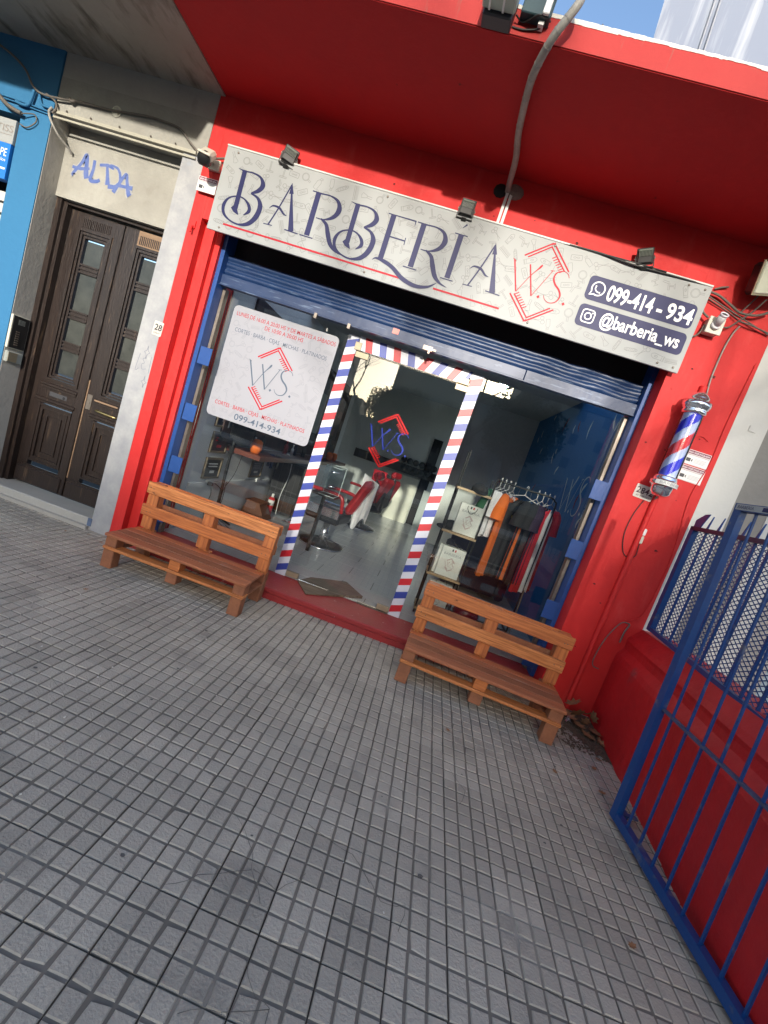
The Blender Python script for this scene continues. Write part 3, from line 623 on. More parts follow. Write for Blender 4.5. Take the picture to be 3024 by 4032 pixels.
tn = M(); text_mesh('CORTES · BARBA · CEJAS · MECHAS · PLATINADOS', fp, -2.100, -1.213, 2.093, .037, .0053, .002, tn); build('navy_lettering', tn, PNAVY, ps); tn = M(); text_mesh('099-414-934', fp, -1.885, -1.425, 1.338, .058, .0053, .012, tn); build('phone_number', tn, PNAVY, ps)
logo_parts(fp, -1.657, 1.787, 1.0, SRED, PNAVY, ps, .0056, .0125)
#==PART3==
# ============================================================ GREY NEIGHBOUR WITH THE BROWN DOORS
n = empty('grey_building', (-3.2, 0, 0), 'old grey rendered building with a recessed pair of brown doors and blue graffiti above', 'building')
DY = .148
m = M(); m.box(-2.713, -2.532, -.004, .5, -.02, 3.25, bev=0); part('pillar', WHITEW, n, (-2.716, -2.532, .0, .5, -.02, 3.25))
part('wall', CREAMW, n, (-3.886, -2.532, -.003, .5, 3.252, 3.52), (-3.886, -2.717, DY, .5, 2.68, 3.25))
part('upper_wall', GREYW, n, (-3.886, -2.532, -.001, .5, 3.52, 3.74))
part('left_jamb', GREYW, n, (-3.89, -3.886, -.004, .5, -.02, 3.25))
part('canopy', GSOFF, n, (-9.0, -2.492, -1.6, .3, 3.705, 3.90))
part('doorstep', MARBLE, n, (-3.886, -2.717, .0, DY+.14, -.02, .098), bev=.008)
part('step_base', GREYW, n, (-3.80, -2.73, -.035, .0, -.02, .03))
part('doorstep_end', mat('blue_paint_drip', (.12, .17, .28), .8, var=.6, vs=20), n, (-2.75, -2.712, -.006, .002, .03, .10))
part('cable_trunking', mat('aged_trunking', (.45, .43, .35), .6, var=.4, vs=7), n, (-3.88, -2.60, -.022, -.0035, 3.232, 3.256), (-3.88, -2.60, -.016, -.0035, 3.200, 3.214))
m = M()
for x in (-3.78, -3.56, -3.30, -3.02, -2.80): m.tube([(x, -.004, 3.278), (x+.01, -.014, 3.268)], .007, 6)
build('rusty_fixing', m, CABLE, n)
m = M(); m.lathe([(.042, 0), (.042, .006), (.030, .006), (.028, -.0), (.001, -.001)], n=20, mx=Matrix.Translation((-3.35, -.004, 3.378)) @ Matrix.Rotation(R(90), 4, 'X')); m.box(-3.365, -3.335, -.012, -.004, 3.345, 3.375)
build('vent', m, CREAMP, n)
# graffiti
gm = M(); gm2 = M(); fg = FXZ(DY)
gx0 = -.0
def gr(P, wd, k): gm2.ribbon(spline(P, 6), interp([q*2.6 for q in wd], (len(P)-1)*6+1), fg, .0004+.00008*k); gm.ribbon(spline(P, 6), interp([q*1.5 for q in wd], (len(P)-1)*6+1), fg, .0012+.0003*k)
for i, (P, wd) in enumerate([([(-3.795, 2.885), (-3.80, 2.90), (-3.745, 2.99), (-3.715, 3.065), (-3.70, 3.03), (-3.685, 2.93), (-3.668, 2.885)], [.022, .018, .018, .02, .022, .03, .03]),
     ([(-3.82, 2.945), (-3.74, 2.948), (-3.66, 2.968)], [.016, .018, .014]), ([(-3.628, 3.045), (-3.625, 2.97), (-3.632, 2.885), (-3.575, 2.885), (-3.545, 2.905)], [.018, .018, .022, .02, .018]),
     ([(-3.575, 3.02), (-3.50, 3.035), (-3.44, 3.02)], [.014, .018, .01]), ([(-3.505, 3.03), (-3.485, 2.96), (-3.465, 2.885)], [.014, .018, .03]),
     ([(-3.48, 3.045), (-3.40, 3.03), (-3.36, 2.95), (-3.39, 2.89), (-3.46, 2.875)], [.01, .014, .016, .02, .026]),
     ([(-3.40, 2.84), (-3.36, 2.93), (-3.32, 3.01), (-3.295, 2.95), (-3.262, 2.87), (-3.245, 2.85)], [.024, .018, .016, .018, .024, .03]), ([(-3.385, 2.905), (-3.31, 2.91), (-3.235, 2.915)], [.02, .016, .024])]): gr([(x+.035, z-.0) for x, z in P], wd, i)
build('overspray', gm2, mat('spray_haze', (.28, .29, .33), .9, var=.8, vs=60, col2=(.38, .375, .345)), n); build('graffiti', gm, mat('blue_spray_paint', (.05, .10, .33), .8, var=.6, vs=30, col2=(.16, .20, .38)), n)
gm = M(); fg0 = FXZ(.0)
for P in ([(-2.60, 1.70), (-2.607, 1.66), (-2.625, 1.645), (-2.605, 1.63), (-2.60, 1.59), (-2.592, 1.63), (-2.573, 1.645), (-2.593, 1.66), (-2.60, 1.70)], [(-2.655, 1.62), (-2.668, 1.48), (-2.64, 1.50)], [(-2.585, 1.60), (-2.62, 1.585), (-2.60, 1.555), (-2.62, 1.54), (-2.61, 1.50), (-2.575, 1.51)], [(-2.55, 1.62), (-2.545, 1.48)],
          [(-2.565, 1.45), (-2.572, 1.41), (-2.59, 1.40), (-2.57, 1.385), (-2.565, 1.35), (-2.557, 1.385), (-2.54, 1.40), (-2.558, 1.41), (-2.565, 1.45)]): gm.ribbon(spline(P, 4), .0035, fg0, .001)
build('pen_scribble', gm, mat('pen_ink', (.16, .17, .22), .8), n)
# the pair of doors, set at the back of the recess
D0 = DY+.10
def panel_rings(m, x0, x1, z0, z1, y, steps):
    for k, (ins, dep) in enumerate(steps):
        nx = steps[k+1][0] if k+1 < len(steps) else None
        if nx is None: m.box(x0+ins, x1-ins, y+dep, y+.06, z0+ins, z1-ins)
        else:
            a, b_ = ins, nx
            m.box(x0+a, x1-a, y+dep, y+.06, z0+a, z0+b_); m.box(x0+a, x1-a, y+dep, y+.06, z1-b_, z1-a)
            m.box(x0+a, x0+b_, y+dep, y+.06, z0+b_, z1-b_); m.box(x1-b_, x1-a, y+dep, y+.06, z0+b_, z1-b_)
part('door_frame', BROWN, n, (-3.885, -3.835, DY+.02, DY+.12, .098, 2.745), (-3.835, -3.80, DY+.045, DY+.12, .098, 2.70), (-3.835, -2.717, DY+.02, DY+.12, 2.70, 2.745), (-3.80, -2.717, DY+.05, DY+.12, 2.655, 2.70))
for side, (x0, x1) in enumerate(((-3.80, -3.268), (-3.262, -2.73))):
    m = M(); y = D0
    gx0, gx1 = (x0+.19, x0+.355) if side == 0 else (x0+.215, x0+.375)
    m.box(x0, gx0-.085, y, y+.045, .11, 2.65); m.box(gx1+.085, x1, y, y+.045, .11, 2.65)
    m.box(gx0-.085, gx1+.085, y, y+.045, 2.50, 2.65); m.box(gx0-.085, gx1+.085, y, y+.045, .95, 1.13)
    m.box(gx0-.085, gx1+.085, y+.001, y+.045, .11, .20)
    for a, dd in ((.085, -.012), (.06, -.004), (.035, .006)):   # stepped moulding round the glass
        c0, c1, e0, e1 = gx0-a, gx1+a, 1.215-a, 2.425+a; t = .02
        m.box(c0, c1, y+dd, y+.044, e0, e0+t); m.box(c0, c1, y+dd, y+.044, e1-t, e1); m.box(c0, c0+t, y+dd, y+.044, e0+t, e1-t); m.box(c1-t, c1, y+dd, y+.044, e0+t, e1-t)
    for zc in (1.475, 1.765, 2.06+.12):
        for dz in (-.033, 0, .033): m.box(gx0-.01, gx1+.01, y+.004, y+.03, zc+dz-.008, zc+dz+.008)
        m.box(gx0-.005, gx1+.005, y+.014, y+.03, zc-.035, zc+.035)
    m.box(gx0-.11, gx1+.11, y-.030, y+.003, 1.075, 1.105, bev=.006); m.box(gx0-.10, gx1+.10, y-.020, y+.003, 1.055, 1.075)
    m.box(gx0-.12, gx1+.12, y-.034, y+.003, .930, .962, bev=.006); m.box(gx0-.10, gx1+.10, y-.018, y+.003, .91, .93)
    panel_rings(m, gx0-.09, gx1+.09, .34, .90, y, [(0, -.010), (.018, .0), (.036, -.006), (.05, .012), (.095, .002), (.105, .014)])
    m.box(x0+.03, x1-.03, y-.032, y+.003, .125, .27, bev=.006); m.box(x0+.045, x1-.045, y-.022, y+.003, .27, .285); m.box(x0+.06, x1-.06, y-.012, y+.003, .285, .30)
    if side == 0: m.box(x1-.075, x1+.004, y-.018, y+.0, .12, 2.64, bev=.006)
    for k in range(16): m.box(gx0-.06+k*(gx1-gx0+.10)/15, gx0-.06+k*(gx1-gx0+.10)/15+.008, y-.005, y+.002, 2.525, 2.60)
    dr = build('door', m, BROWN, n, label='left leaf of the brown double door' if side == 0 else 'right leaf of the brown double door, with bare patches and brass pull')
    prev = 1.215
    for za in ((1.215, 1.435), (1.515, 1.725), (1.805, 2.14), (2.22, 2.425)): part('glass_pane', DGLASS, dr, (gx0, gx1, y+.022, y+.026, za[0], za[1]))
    if side == 1:
        m = M(); m.box(x0+.02, x0+.07, y-.006, y+.001, .985, 1.125, bev=.002); m.box(x0+.035, x0+.055, y-.009, y-.005, 1.03, 1.055); build('lock_plate', m, STEEL, dr)
        m = M(); xa, xb = x0+.15, x0+.36; m.tube(spline([(xa, y-.004, 1.005), (xa+.01, y-.035, 1.003), ((xa+xb)/2, y-.042, 1.0), (xb-.01, y-.035, .997), (xb, y-.004, .995)], 5), interp([.012, .009, .013, .009, .012], 21), 8); build('pull_handle', m, BRASS, dr)
        part('bare_wood_patch', BWORN, dr, (gx0-.08, gx1+.06, y-.0015, y+.004, 2.515, 2.64)); m = M(); m.box(x0+.001, x0+.012, y-.004, y+.03, .3, 1.25); m.box(gx0-.10, gx1-.02, y-.0315, y-.0295, 1.083, 1.098); build('bare_wood_edge', m, BWORN, dr)
    else:
        m = M(); m.box(x0+.18, x0+.36, y-.003, y+.004, .99, 1.03); m.tube([(x0+.33, y-.002, 1.01), (x0+.33, y-.018, 1.008)], .01, 8); build('letter_slot', m, DGREY, dr)
# intercom and keypad on the left jamb of the doors
it = empty('intercom', (-3.87, .065, 1.45), 'black intercom panel with a column of call buttons left of brown doors', 'intercom')
part('housing', CREAMP, it, (-3.885, -3.862, -.012, .143, 1.300, 1.592), bev=.003); part('face', BLACK, it, (-3.8615, -3.855, -.006, .139, 1.308, 1.586), bev=.002)
m = M()
for k in range(7): m.box(-3.8545, -3.851, .035, .066, 1.335+k*.019, 1.345+k*.019)
build('call_button', m, STEEL, it); m = M()
for k in range(5): m.box(-3.8545, -3.853, .04, .10, 1.52+k*.009, 1.523+k*.009)
build('speaker_grille', m, GREYP, it)
kp = empty('keypad', (-3.87, .065, 1.23), 'small cream keypad box with metal plate under the black intercom', 'keypad')
part('housing', GREYP, kp, (-3.885, -3.850, -.004, .138, 1.178, 1.276), bev=.006); part('plate', ALU, kp, (-3.8495, -3.845, .0, .085, 1.186, 1.268), bev=.002)
def plate(name, x0, x1, z0, z1, y, rot, main, sub, label, basem, inkm, mh, mx0, mx1):
    c = ((x0+x1)/2, y, (z0+z1)/2); e = empty(name, c, label, 'sign')
    ca, sa = math.cos(R(rot)), math.sin(R(rot)); hx, hz = (x1-x0)/2, (z1-z0)/2
    f = lambda u, v, d: (c[0]+u*ca-v*sa, y-d, c[2]+u*sa+v*ca)
    m = M(); m.prism(rrect(-hx, hx, -hz, hz, .008, 3), f, .0, .004); build('plate', m, basem, e)
    t = M(); text_mesh(main, f, mx0, mx1, -hz*.25, mh, .0048, .02, t); text_mesh(sub, f, -hx*.72, hx*.72, -hz*.75, .014, .0048, .01, t); build('number', t, inkm, e); return e
OLDW = mat('chipped_enamel', (.66, .65, .60), .5, var=.5, vs=18, col2=(.40, .33, .27), stain=(.30, .10, .08), stain_s=22, stain_t=(.64, .7))
plate('number_plate', -2.598, -2.515, 1.80, 1.917, -.001, -2, '28', 'AV. 8 DE OCT', 'small old house number plate reading 28 on the blotchy white pillar', OLDW, mat('ink_black', (.02, .02, .03), .5), .052, -.030, .036)
plate('number_plate', 1.508, 1.650, 1.790, 1.893, -.001, -2, '2842', 'AV. 8 DE OCT', 'chipped white house number plate reading 2842 below the barber pole', OLDW, mat('ink_dark_red', (.05, .015, .03), .5), .048, -.060, .064)
# ============================================================ BLUE SHOP, FAR LEFT
n = empty('blue_shop', (-4.6, 0, 0), 'sky blue painted shop wall with dark window at the left edge of the frame', 'building')
part('wall', BLUEW, n, (-4.165, -3.991+.0999, -.012, .5, -.02, 3.705), (-7.5, -4.165, -.012, .5, 3.14, 3.705))
part('window_recess', BLACKM, n, (-7.5, -4.165, .10, .5, 3.0, 3.14), (-7.5, -4.165, .3, .5, -.02, 3.0))
m = M()
for k in range(26): m.box(-7.4, -4.17, .05, .09, .1+k*.095, .1+k*.095+.075, mx=None)
build('roller_shutter', m, mat('pale_shutter', (.5, .5, .47), .5), n)
sg2 = empty('shop_sign', (-4.5, 0, 2.9), 'white and blue shop sign lettered ATISS and COPE at far left', 'signboard')
part('panel', SIGNW, sg2, (-5.6, -4.172, -.03, .045, 2.90, 3.085)); part('blue_panel', mat('sign_blue', (.01, .16, .55), .4), sg2, (-5.6, -4.178, -.032, .045, 2.62, 2.898))
f4 = FXZ(-.03); t = M(); text_mesh('MATISS', f4, -4.47, -4.185, 2.985, .055, .002, 0, t); t.ribbon([(-4.5, 2.965), (-4.19, 2.965)], .004, f4, .002); build('grey_lettering', t, mat('sign_grey', (.25, .22, .2), .5), sg2)
t = M(); text_mesh('COPE', f4, -4.36, -4.20, 2.795, .065, .004, .0, t); text_mesh('Rulos', f4, -4.29, -4.20, 2.755, .028, .004, 0, t); t.ribbon([(-5.5, 2.70), (-4.19, 2.70)], .014, f4, .004); build('white_lettering', t, WHT, sg2)
# cables running over the grey building and the blue wall
def cable(pts, r, label, mt=None, name='cable', grp=None, extra=()):
    m = M(); m.tube(spline(pts, 6), r, 6)
    for p, r2 in extra: m.tube(spline(p, 6), r2, 6)
    return tag(build(name, m, mt or CABLE, loc=pts[0]), label, 'cable', grp)
cable([(-4.75, -.06, 3.66), (-4.40, -.05, 3.58), (-4.18, -.05, 3.48), (-4.08, -.04, 3.37), (-3.98, -.04, 3.33), (-3.80, -.035, 3.34), (-3.66, -.03, 3.36), (-3.4, -.02, 3.37), (-3.1, -.02, 3.40), (-2.95, -.02, 3.40), (-2.78, -.02, 3.38), (-2.66, -.02, 3.30), (-2.52, -.02, 3.22), (-2.42, -.03, 3.24), (-2.32, -.04, 3.26)],
      .0085, 'long grimy cable strung across the grey building towards the signboard', extra=[([(-3.95, -.04, 3.34), (-3.87, -.03, 3.31), (-3.85, -.03, 3.26), (-3.875, -.03, 3.22)], .008), ([(-3.75, -.03, 3.36), (-3.72, -.04, 3.34), (-3.70, -.03, 3.355)], .012)])
cable([(-3.885, -.03, 3.26), (-3.90, -.035, 3.22), (-3.87, -.03, 3.16), (-3.83, .02, 3.09), (-3.80, .10, 3.05), (-3.80, .13, 3.03)], .010, 'thick grey cable bending down into the corner above the brown doors', CONDG)
cable([(-4.8, -.08, 3.38), (-4.45, -.07, 3.28), (-4.25, -.06, 3.17), (-4.12, -.05, 3.14)], .016, 'thick dark cable drooping over the left shop sign', extra=[([(-4.12, -.05, 3.14), (-4.03, -.03, 3.17), (-4.00, -.03, 3.12), (-4.07, -.03, 3.06), (-4.14, -.03, 3.07)], .005)])
cable([(-4.7, -.03, 3.245), (-4.3, -.03, 3.245), (-3.9, -.02, 3.225)], .006, 'thin blue painted cables along the sky blue wall', BLUEW, extra=[([(-4.7, -.03, 3.225), (-4.3, -.03, 3.225), (-3.9, -.02, 3.205)], .006), ([(-4.06, -.04, 3.34), (-4.09, -.04, 3.22), (-4.2, -.04, 3.22)], .012), ([(-4.02, -.03, 3.33), (-3.98, -.03, 3.26), (-3.90, -.03, 3.25)], .008)])
# ============================================================ RIGHT: PALE WALL, LOW RED WALL, FENCE, GATE
n = empty('pale_building', (3.0, 0, 0), 'pale neighbouring building with white strip and weathered grey render, right of red wall', 'building')
WST = mat('white_strip_paint', (.60, .60, .565), .8, var=.25, vs=4, col2=(.5, .5, .46), bump=.2, bs=30)
part('white_strip', WST, n, (1.976, 2.215, .0, .5, -.02, 4.9)); part('wall', mat('weathered_grey', (.27, .26, .24), .9, var=.7, vs=5, col2=(.22, .215, .20), bump=.3, bs=30), n, (2.215, 2.47, .008, .5, -.02, 4.9))
part('lower_wall', WST, n, (2.47, 2.72, .002, .5, -.02, 4.9)); part('dark_strip', GREYW, n, (2.72, 2.95, .012, .5, -.02, 4.9)); part('bluish_wall', mat('pale_blue_wall', (.36, .44, .46), .8), n, (2.95, 4.6, .02, .5, -.02, 4.9))  # last strip is a wall of pale blue colour
part('junction_cover', WST, n, (2.09, 2.14, -.006, .001, 2.50, 2.54))
n = empty('tall_building', (9, 8, 0), 'tall streaked blue-grey building wall rising behind the red canopy', 'building')
def prj(x, y, Y):  # where the edge stands at depth Y
    return x
m = M(); m.add([(2.45, 8, 0), (22, 8, 0), (22, 18, 0), (8.4, 18, 0), (-.03, 8, 32), (22, 8, 32), (22, 18, 32), (8, 18, 32)], [(0, 1, 5, 4), (1, 2, 6, 5), (2, 3, 7, 6), (3, 0, 4, 7), (4, 5, 6, 7)]); build('wall', m, TALLW, n)
m = M()
for x, s in ((3.0, .0), (3.12, .0), (4.7, .0), (4.9, .0)): m.tube([(x, 7.95, 4), (x-.9, 7.95, 20)], .022, 5)
tag(build('wall_cable', m, mat('distant_cable', (.25, .27, .32), .7), n), None)
# low wall, running towards the street
LA, LN, LDIR = Vector((1.862, 0, 0)), Vector((.995, -.0995, 0)), Vector((-.0995, -.995, 0))
def LWf(s, off, z): p = LA+LDIR*s+LN*off; return (p.x, p.y, z)
prof = [(0, -.02), (.0, .56), (.008, .60), (.028, .635), (.040, .655), (.040, .70), (.034, .725), (.050, .76), (.115, .845), (.30, .86), (.30, -.02)]
m = M(); NS = 26; V = []; F = []; rl = random.Random(9)
for i in range(NS+1):
    s = i*.1 - .02; k = 1+.055*min(s, 1.6)/1.6*1.6
    for o_, z_ in prof: V.append(LWf(s, o_+rl.uniform(-.0012, .0012), z_*(k if z_ > .1 else 1)*(.985)))
L_ = len(prof)
for i in range(NS):
    for k in range(L_-1): F.append((i*L_+k, i*L_+k+1, (i+1)*L_+k+1, (i+1)*L_+k))
F.append(tuple((NS)*L_+k for k in range(L_)));
m.add(V, F, False)
tag(build('low_wall', m, REDLOW, loc=tuple(LA)), 'low dark red wall with moulded sloping top running beside the blue gate', 'wall')
fn = empty('metal_fence', tuple(LA), 'blue spiked fence with diamond mesh standing on the low red wall', 'fence')
def Ff(s, z, o=.118): p = LA+LDIR*s+LN*o; return Vector((p.x, p.y, z))
ang = math.atan2(LDIR.y, LDIR.x)
def bar(m, s0, s1, z0, z1, o0, o1, shear=0.0):
    P = [];
    for z in (z0, z1):
        for (s, o) in ((s0, o0), (s1, o0), (s1, o1), (s0, o1)):
            q = LA+LDIR*(s+shear*(z-z0))+LN*o; P.append((q.x, q.y, z))
    m.add(P, [(0, 1, 2, 3), (7, 6, 5, 4), (0, 4, 5, 1), (1, 5, 6, 2), (2, 6, 7, 3), (3, 7, 4, 0)])
fz0, fz1 = .862, 1.705
m = M(); bar(m, .06, .11, fz0, fz1, .10, .14); build('post', m, GATEB, fn)
m = M(); bar(m, .06, 2.4, fz1-.02, fz1+.008, .10, .135); build('top_rail', m, BLUE if False else mat('dark_fence_rail', (.012, .016, .05), .5), fn)
m = M(); bar(m, .11, 2.4, fz0, fz0+.03, .105, .135); build('bottom_rail', m, GATEB, fn)
for k in range(16):
    s = .24+k*.135; m = M(); bar(m, s, s+.011, fz0+.03, fz1-.02, .118, .132); build('bar', m, GATEB, fn)
    m = M(); a = Ff(s, fz1+.008, .112); b_ = Ff(s+.02, fz1+.008, .112); c_ = Ff(s+.035, fz1+.10, .112); a2 = Ff(s, fz1+.008, .120); b2 = Ff(s+.02, fz1+.008, .120); c2 = Ff(s+.035, fz1+.10, .120)
    m.add([a, b_, c_, a2, b2, c2], [(0, 1, 2), (5, 4, 3), (0, 3, 4, 1), (1, 4, 5, 2), (2, 5, 3, 0)]); build('spike', m, GATEB, fn)
m = M(); m.add([Ff(.055, fz1+.01), Ff(.15, fz1+.01), Ff(.21, fz1+.115), Ff(.15, fz1+.11), Ff(.055, fz1+.06), Ff(.055, fz1+.01, .124), Ff(.15, fz1+.01, .124), Ff(.21, fz1+.115, .124), Ff(.15, fz1+.11, .124), Ff(.055, fz1+.06, .124)],
   [(0, 1, 2, 3, 4), (9, 8, 7, 6, 5), (0, 5, 6, 1), (1, 6, 7, 2), (2, 7, 8, 3), (3, 8, 9, 4), (4, 9, 5, 0)]); build('corner_spike', m, GATEB, fn)
# expanded mesh: flattened strands forming diamonds
m = M(); cw, ch = .028, .0150
ns = int(2.2/cw); nz = int((fz1-fz0-.04)/ch)
def strand(a, c):
    a, c = Vector(a), Vector(c); t = .0026; u = Vector((0, 0, t)); o = LN*.003
    m.add([a-u, a+u, c+u, c-u, a-u+o, a+u+o, c+u+o, c-u+o], [(0, 1, 2, 3), (7, 6, 5, 4), (1, 5, 6, 2), (0, 3, 7, 4)])
for i in range(ns):
    for j in range(nz):
        s0, z0 = .10+i*cw, fz0+.028+j*ch; s1, z1 = s0+cw, z0+ch
        if (i+j) % 2 == 0: strand(Ff(s0, z0, .140), Ff(s1, z1, .140))
        else: strand(Ff(s0, z1, .140), Ff(s1, z0, .140))
build('mesh_panel', m, GATEB, fn)
# gate leaf, folded back against the low wall
GA, GD = Vector((1.535, -1.18, 0)), Vector((.0755, -.997, 0)); GN = Vector((.997, .0755, 0))
gt = empty('metal_gate', tuple(GA), 'open blue metal gate of thin upright bars folded back before the low red wall', 'gate')
def gbar(m, s0, s1, z0, z1, o0=0, o1=.03, lean=True):
    P = []
    for z in (z0, z1):
        for s, o in ((s0, o0), (s1, o0), (s1, o1), (s0, o1)):
            q = GA+GD*(s-(.048*z if lean else 0))+GN*o; P.append((q.x, q.y, z))
    m.add(P, [(0, 1, 2, 3), (7, 6, 5, 4), (0, 4, 5, 1), (1, 5, 6, 2), (2, 6, 7, 3), (3, 7, 4, 0)])
m = M(); gbar(m, 0, .046, .025, 1.815, -.002, .034); build('post', m, GATEB, gt)
m = M(); gbar(m, .0, 2.6, .025, .070, 0, .040); build('bottom_rail', m, GATEB, gt)
m = M(); gbar(m, .05, 2.6, .685, .697, .010, .035); build('middle_rail', m, mat('scuffed_rail', (.06, .08, .16), .5, var=.6, vs=20), gt)
m = M(); gbar(m, -.0, 2.6, 1.787, 1.825, -.003, .043); build('top_rail', m, GATEB, gt)
for k in range(9): m = M(); gbar(m, .118+k*.109, .1275+k*.109, .070, 1.787, .014, .024); build('bar', m, GATEB, gt)
fgate = lambda u, v, d: tuple((GA+GD*(u-.087)+GN*(-.004-d))[:2])+(v,)
m = M(); m.flat([(.012, 1.791), (.62, 1.791), (.62, 1.821), (.012, 1.821)], fgate, .0012); m2 = M(); text_mesh('BARBERÍA', fgate, .025, .125, 1.798, .017, .0022, -.0, m2); m2.flat([(.175, 1.796), (.40, 1.796), (.40, 1.817), (.175, 1.817)], fgate, .0018)
st_ = build('sticker', m, SIGNW, gt); build('lettering', m2, NAVY, st_)
m = M(); m.box(1.60, 1.66, -1.14, -1.10, .0, .03); m.box(1.57, 1.70, -1.16, -1.13, .028, .036); build('floor_bolt', m, GATEB, gt)
#==PART4==
# ============================================================ PALLET BENCHES
def bench(label, x0, seed):
    rb = random.Random(seed); W_ = 1.135
    e = empty('pallet_bench', (0, 0, 0), label, 'bench', 'pallet benches in front of the shop windows')
    # local: x along the seat from 0..W_, y 0 = front, back at .40 ; z up
    for k, (y0, y1, mt) in enumerate(((-.012, .085, WOODS), (.090, .185, WOODD), (.190, .275, WOODS), (.278, .345, WOOD3))):
        part('seat_board', mt, e, (rb.uniform(-.008, .004), W_+rb.uniform(-.004, .008), y0, y1, .245+rb.uniform(-.001, .001), .268+rb.uniform(-.001, .001)), bev=.003)
    part('rear_board', WOOD3, e, (.09, W_-.09, .385, .455, .205, .228), bev=.003)
    for xc in (.045, W_/2, W_-.045):
        mid = abs(xc-W_/2) < .1
        for yc in ((.045 if not mid else .047), .42):
            part('block', WOODD if not mid else WOOD, e, (xc-.045, xc+.045, yc-.04, yc+.05, .168, .2445), bev=.004)
            part('leg', WOODD, e, (xc-.043, xc+.045, yc-.043, yc+.045, (.0 if not mid else .062)+.001, .1455), bev=.005)
        part('stretcher', WOODD, e, (xc-.045, xc+.045, .098, .372, .150, .167) if not mid else (xc-.045, xc+.045, .10, .372, .220, .2440), bev=.002)
    part('lower_board', WOOD2, e, (-.004, W_+.006, -.006, .085, .146, .1675), bev=.003)
    part('lower_board', WOODD, e, (.0, W_, .38, .46, .1465, .1675), bev=.003)
    # backrest: three uprights, two slats in front, two behind
    for xc in (.048, W_/2-.015, W_-.048):
        part('backrest_post', WOODV, e, (xc-.047, xc+.047, .362, .378, .270, .655), (xc-.044, xc+.044, .3785, .450, .40, .655), (xc-.030, xc+.044, .3785, .43, .235, .40), bev=.003)
    part('backrest_slat', WOOD2 if seed == 1 else WOOD, e, (-.006, W_+.008, .340, .3615, .566, .662), bev=.004); part('backrest_slat', WOOD if seed == 1 else WOOD2, e, (-.014, W_+.004, .340, .3615, .378, .470), bev=.004)
    part('rear_slat', WOOD, e, (0, W_, .451, .470, .57, .655), bev=.003); part('rear_slat', WOODD, e, (0, W_, .451, .470, .40, .48), bev=.003)
    for xc in (.025, .05, W_/2-.01, W_-.07, W_-.045, W_-.02): m = M(); m.lathe([(.0048, 0), (.004, .003), (.001, .004)], (xc, .335, .268), 8); build('screw', m, BRASS, e, local=True)
    for xc in (.03, .06, W_-.06, W_-.03):
        for z in (.61, .42): m = M(); m.lathe([(.0045, 0), (.002, .0015)], n=7, mx=Matrix.Translation((xc+rb.uniform(-.01, .01), .3398, z+rb.uniform(-.01, .01))) @ Matrix.Rotation(R(90), 4, 'X')); build('nail', m, CABLE, e, local=True)
    return e
b1 = bench('orange pallet bench left of the door, below the white window poster', 0, 1)
b1.location = (-2.135, -.565, 0); LOC[b1] = Vector(b1.location)
b2 = bench('orange pallet bench right of the door, in front of the clothes rack', 0, 5); b2.location = (.228, -.590, 0); b2.rotation_euler = (0, 0, R(-4.2))
# ============================================================ DOORMAT
m = M(); m.prism([(-.845, .335), (-.69, .090), (-.235, .50), (-.455, .80), (-.76, .555)][::-1], lambda u, v, d: (u, v, .1005+d), 0, .008)
m = M(); P = [(-.850, .34), (-.69, .088), (-.232, .498), (-.46, .81), (-.78, .56)]
V = [(u, v, .1006) for u, v in P]+[(u, v, .1006+.008+(.02 if i == 2 else 0)) for i, (u, v) in enumerate(P)]; k = len(P)
m.add(V, [tuple(range(k-1, -1, -1)), tuple(range(k, 2*k))]+[(i, (i+1) % k, k+(i+1) % k, k+i) for i in range(k)])
tag(build('doormat', m, MATW, loc=(-.6, .45, .1)), 'dark wood-print doormat lying askew under the glass door', 'mat')
# ============================================================ FLOODLIGHTS
def flood(label):
    e = empty('floodlight', (0, 0, 0), label, 'lamp', 'small black floodlights above the signboard')
    T = Matrix.Rotation(R(14), 4, 'X')       # lens turned down towards the sign, finned back to the street
    m = M(); m.box(-.060, .060, -.010, .016, -.065, .062, mx=T, bev=.004); m.box(-.050, .050, -.022, -.009, -.062, .040, mx=T, bev=.004); build('housing', m, BLACK, e)
    m = M(); m.box(-.048, .048, -.030, -.0215, .028, .042, mx=T, bev=.002)
    for k in range(10): m.box(-.046+k*.0097, -.0425+k*.0097, -.030, -.0215, -.015, .0275, mx=T)
    build('cooling_fins', m, mat('fin_grey', (.10, .12, .095), .5), e)
    m = M(); m.box(-.052, .052, .0165, .019, -.055, .052, mx=T); build('lens', m, GREYP, e)
    m = M(); m.box(-.068, -.062, -.008, .008, -.085, .0, mx=T); m.box(.062, .068, -.008, .008, -.085, .0, mx=T); m.box(-.068, .068, -.008, .03, -.091, -.0855, mx=T); m.box(-.02, .02, .0, .045, -.100, -.0915); build('bracket', m, BLACK, e)
    m = M(); m.tube([T @ Vector((-.074, 0, -.02)), T @ Vector((-.060, 0, -.02))], .006, 8); m.tube([T @ Vector((.060, 0, -.02)), T @ Vector((.074, 0, -.02))], .006, 8); build('pivot_screw', m, STEEL, e)
    return e
f1 = flood('black floodlight above the letter A at the left of the signboard'); f1.location = (-1.815, -.075, 3.388); f1.rotation_euler = (R(-14), R(8), R(22))
f2 = copy_tree(f1, (-.400, -.075, 3.384), 0, label='black finned floodlight at the middle of the signboard, left of hanging conduit'); f3 = copy_tree(f1, (.920, -.075, 3.404), R(-14), label='black floodlight above the phone number at the right of the signboard')
f1.scale = (.9, .9, .9); f2.scale = (.9, .9, .9); f3.scale = (.9, .9, .9); f2.rotation_euler = (R(-14), 0, R(2)); f3.rotation_euler = (R(-14), R(-14), R(-16))
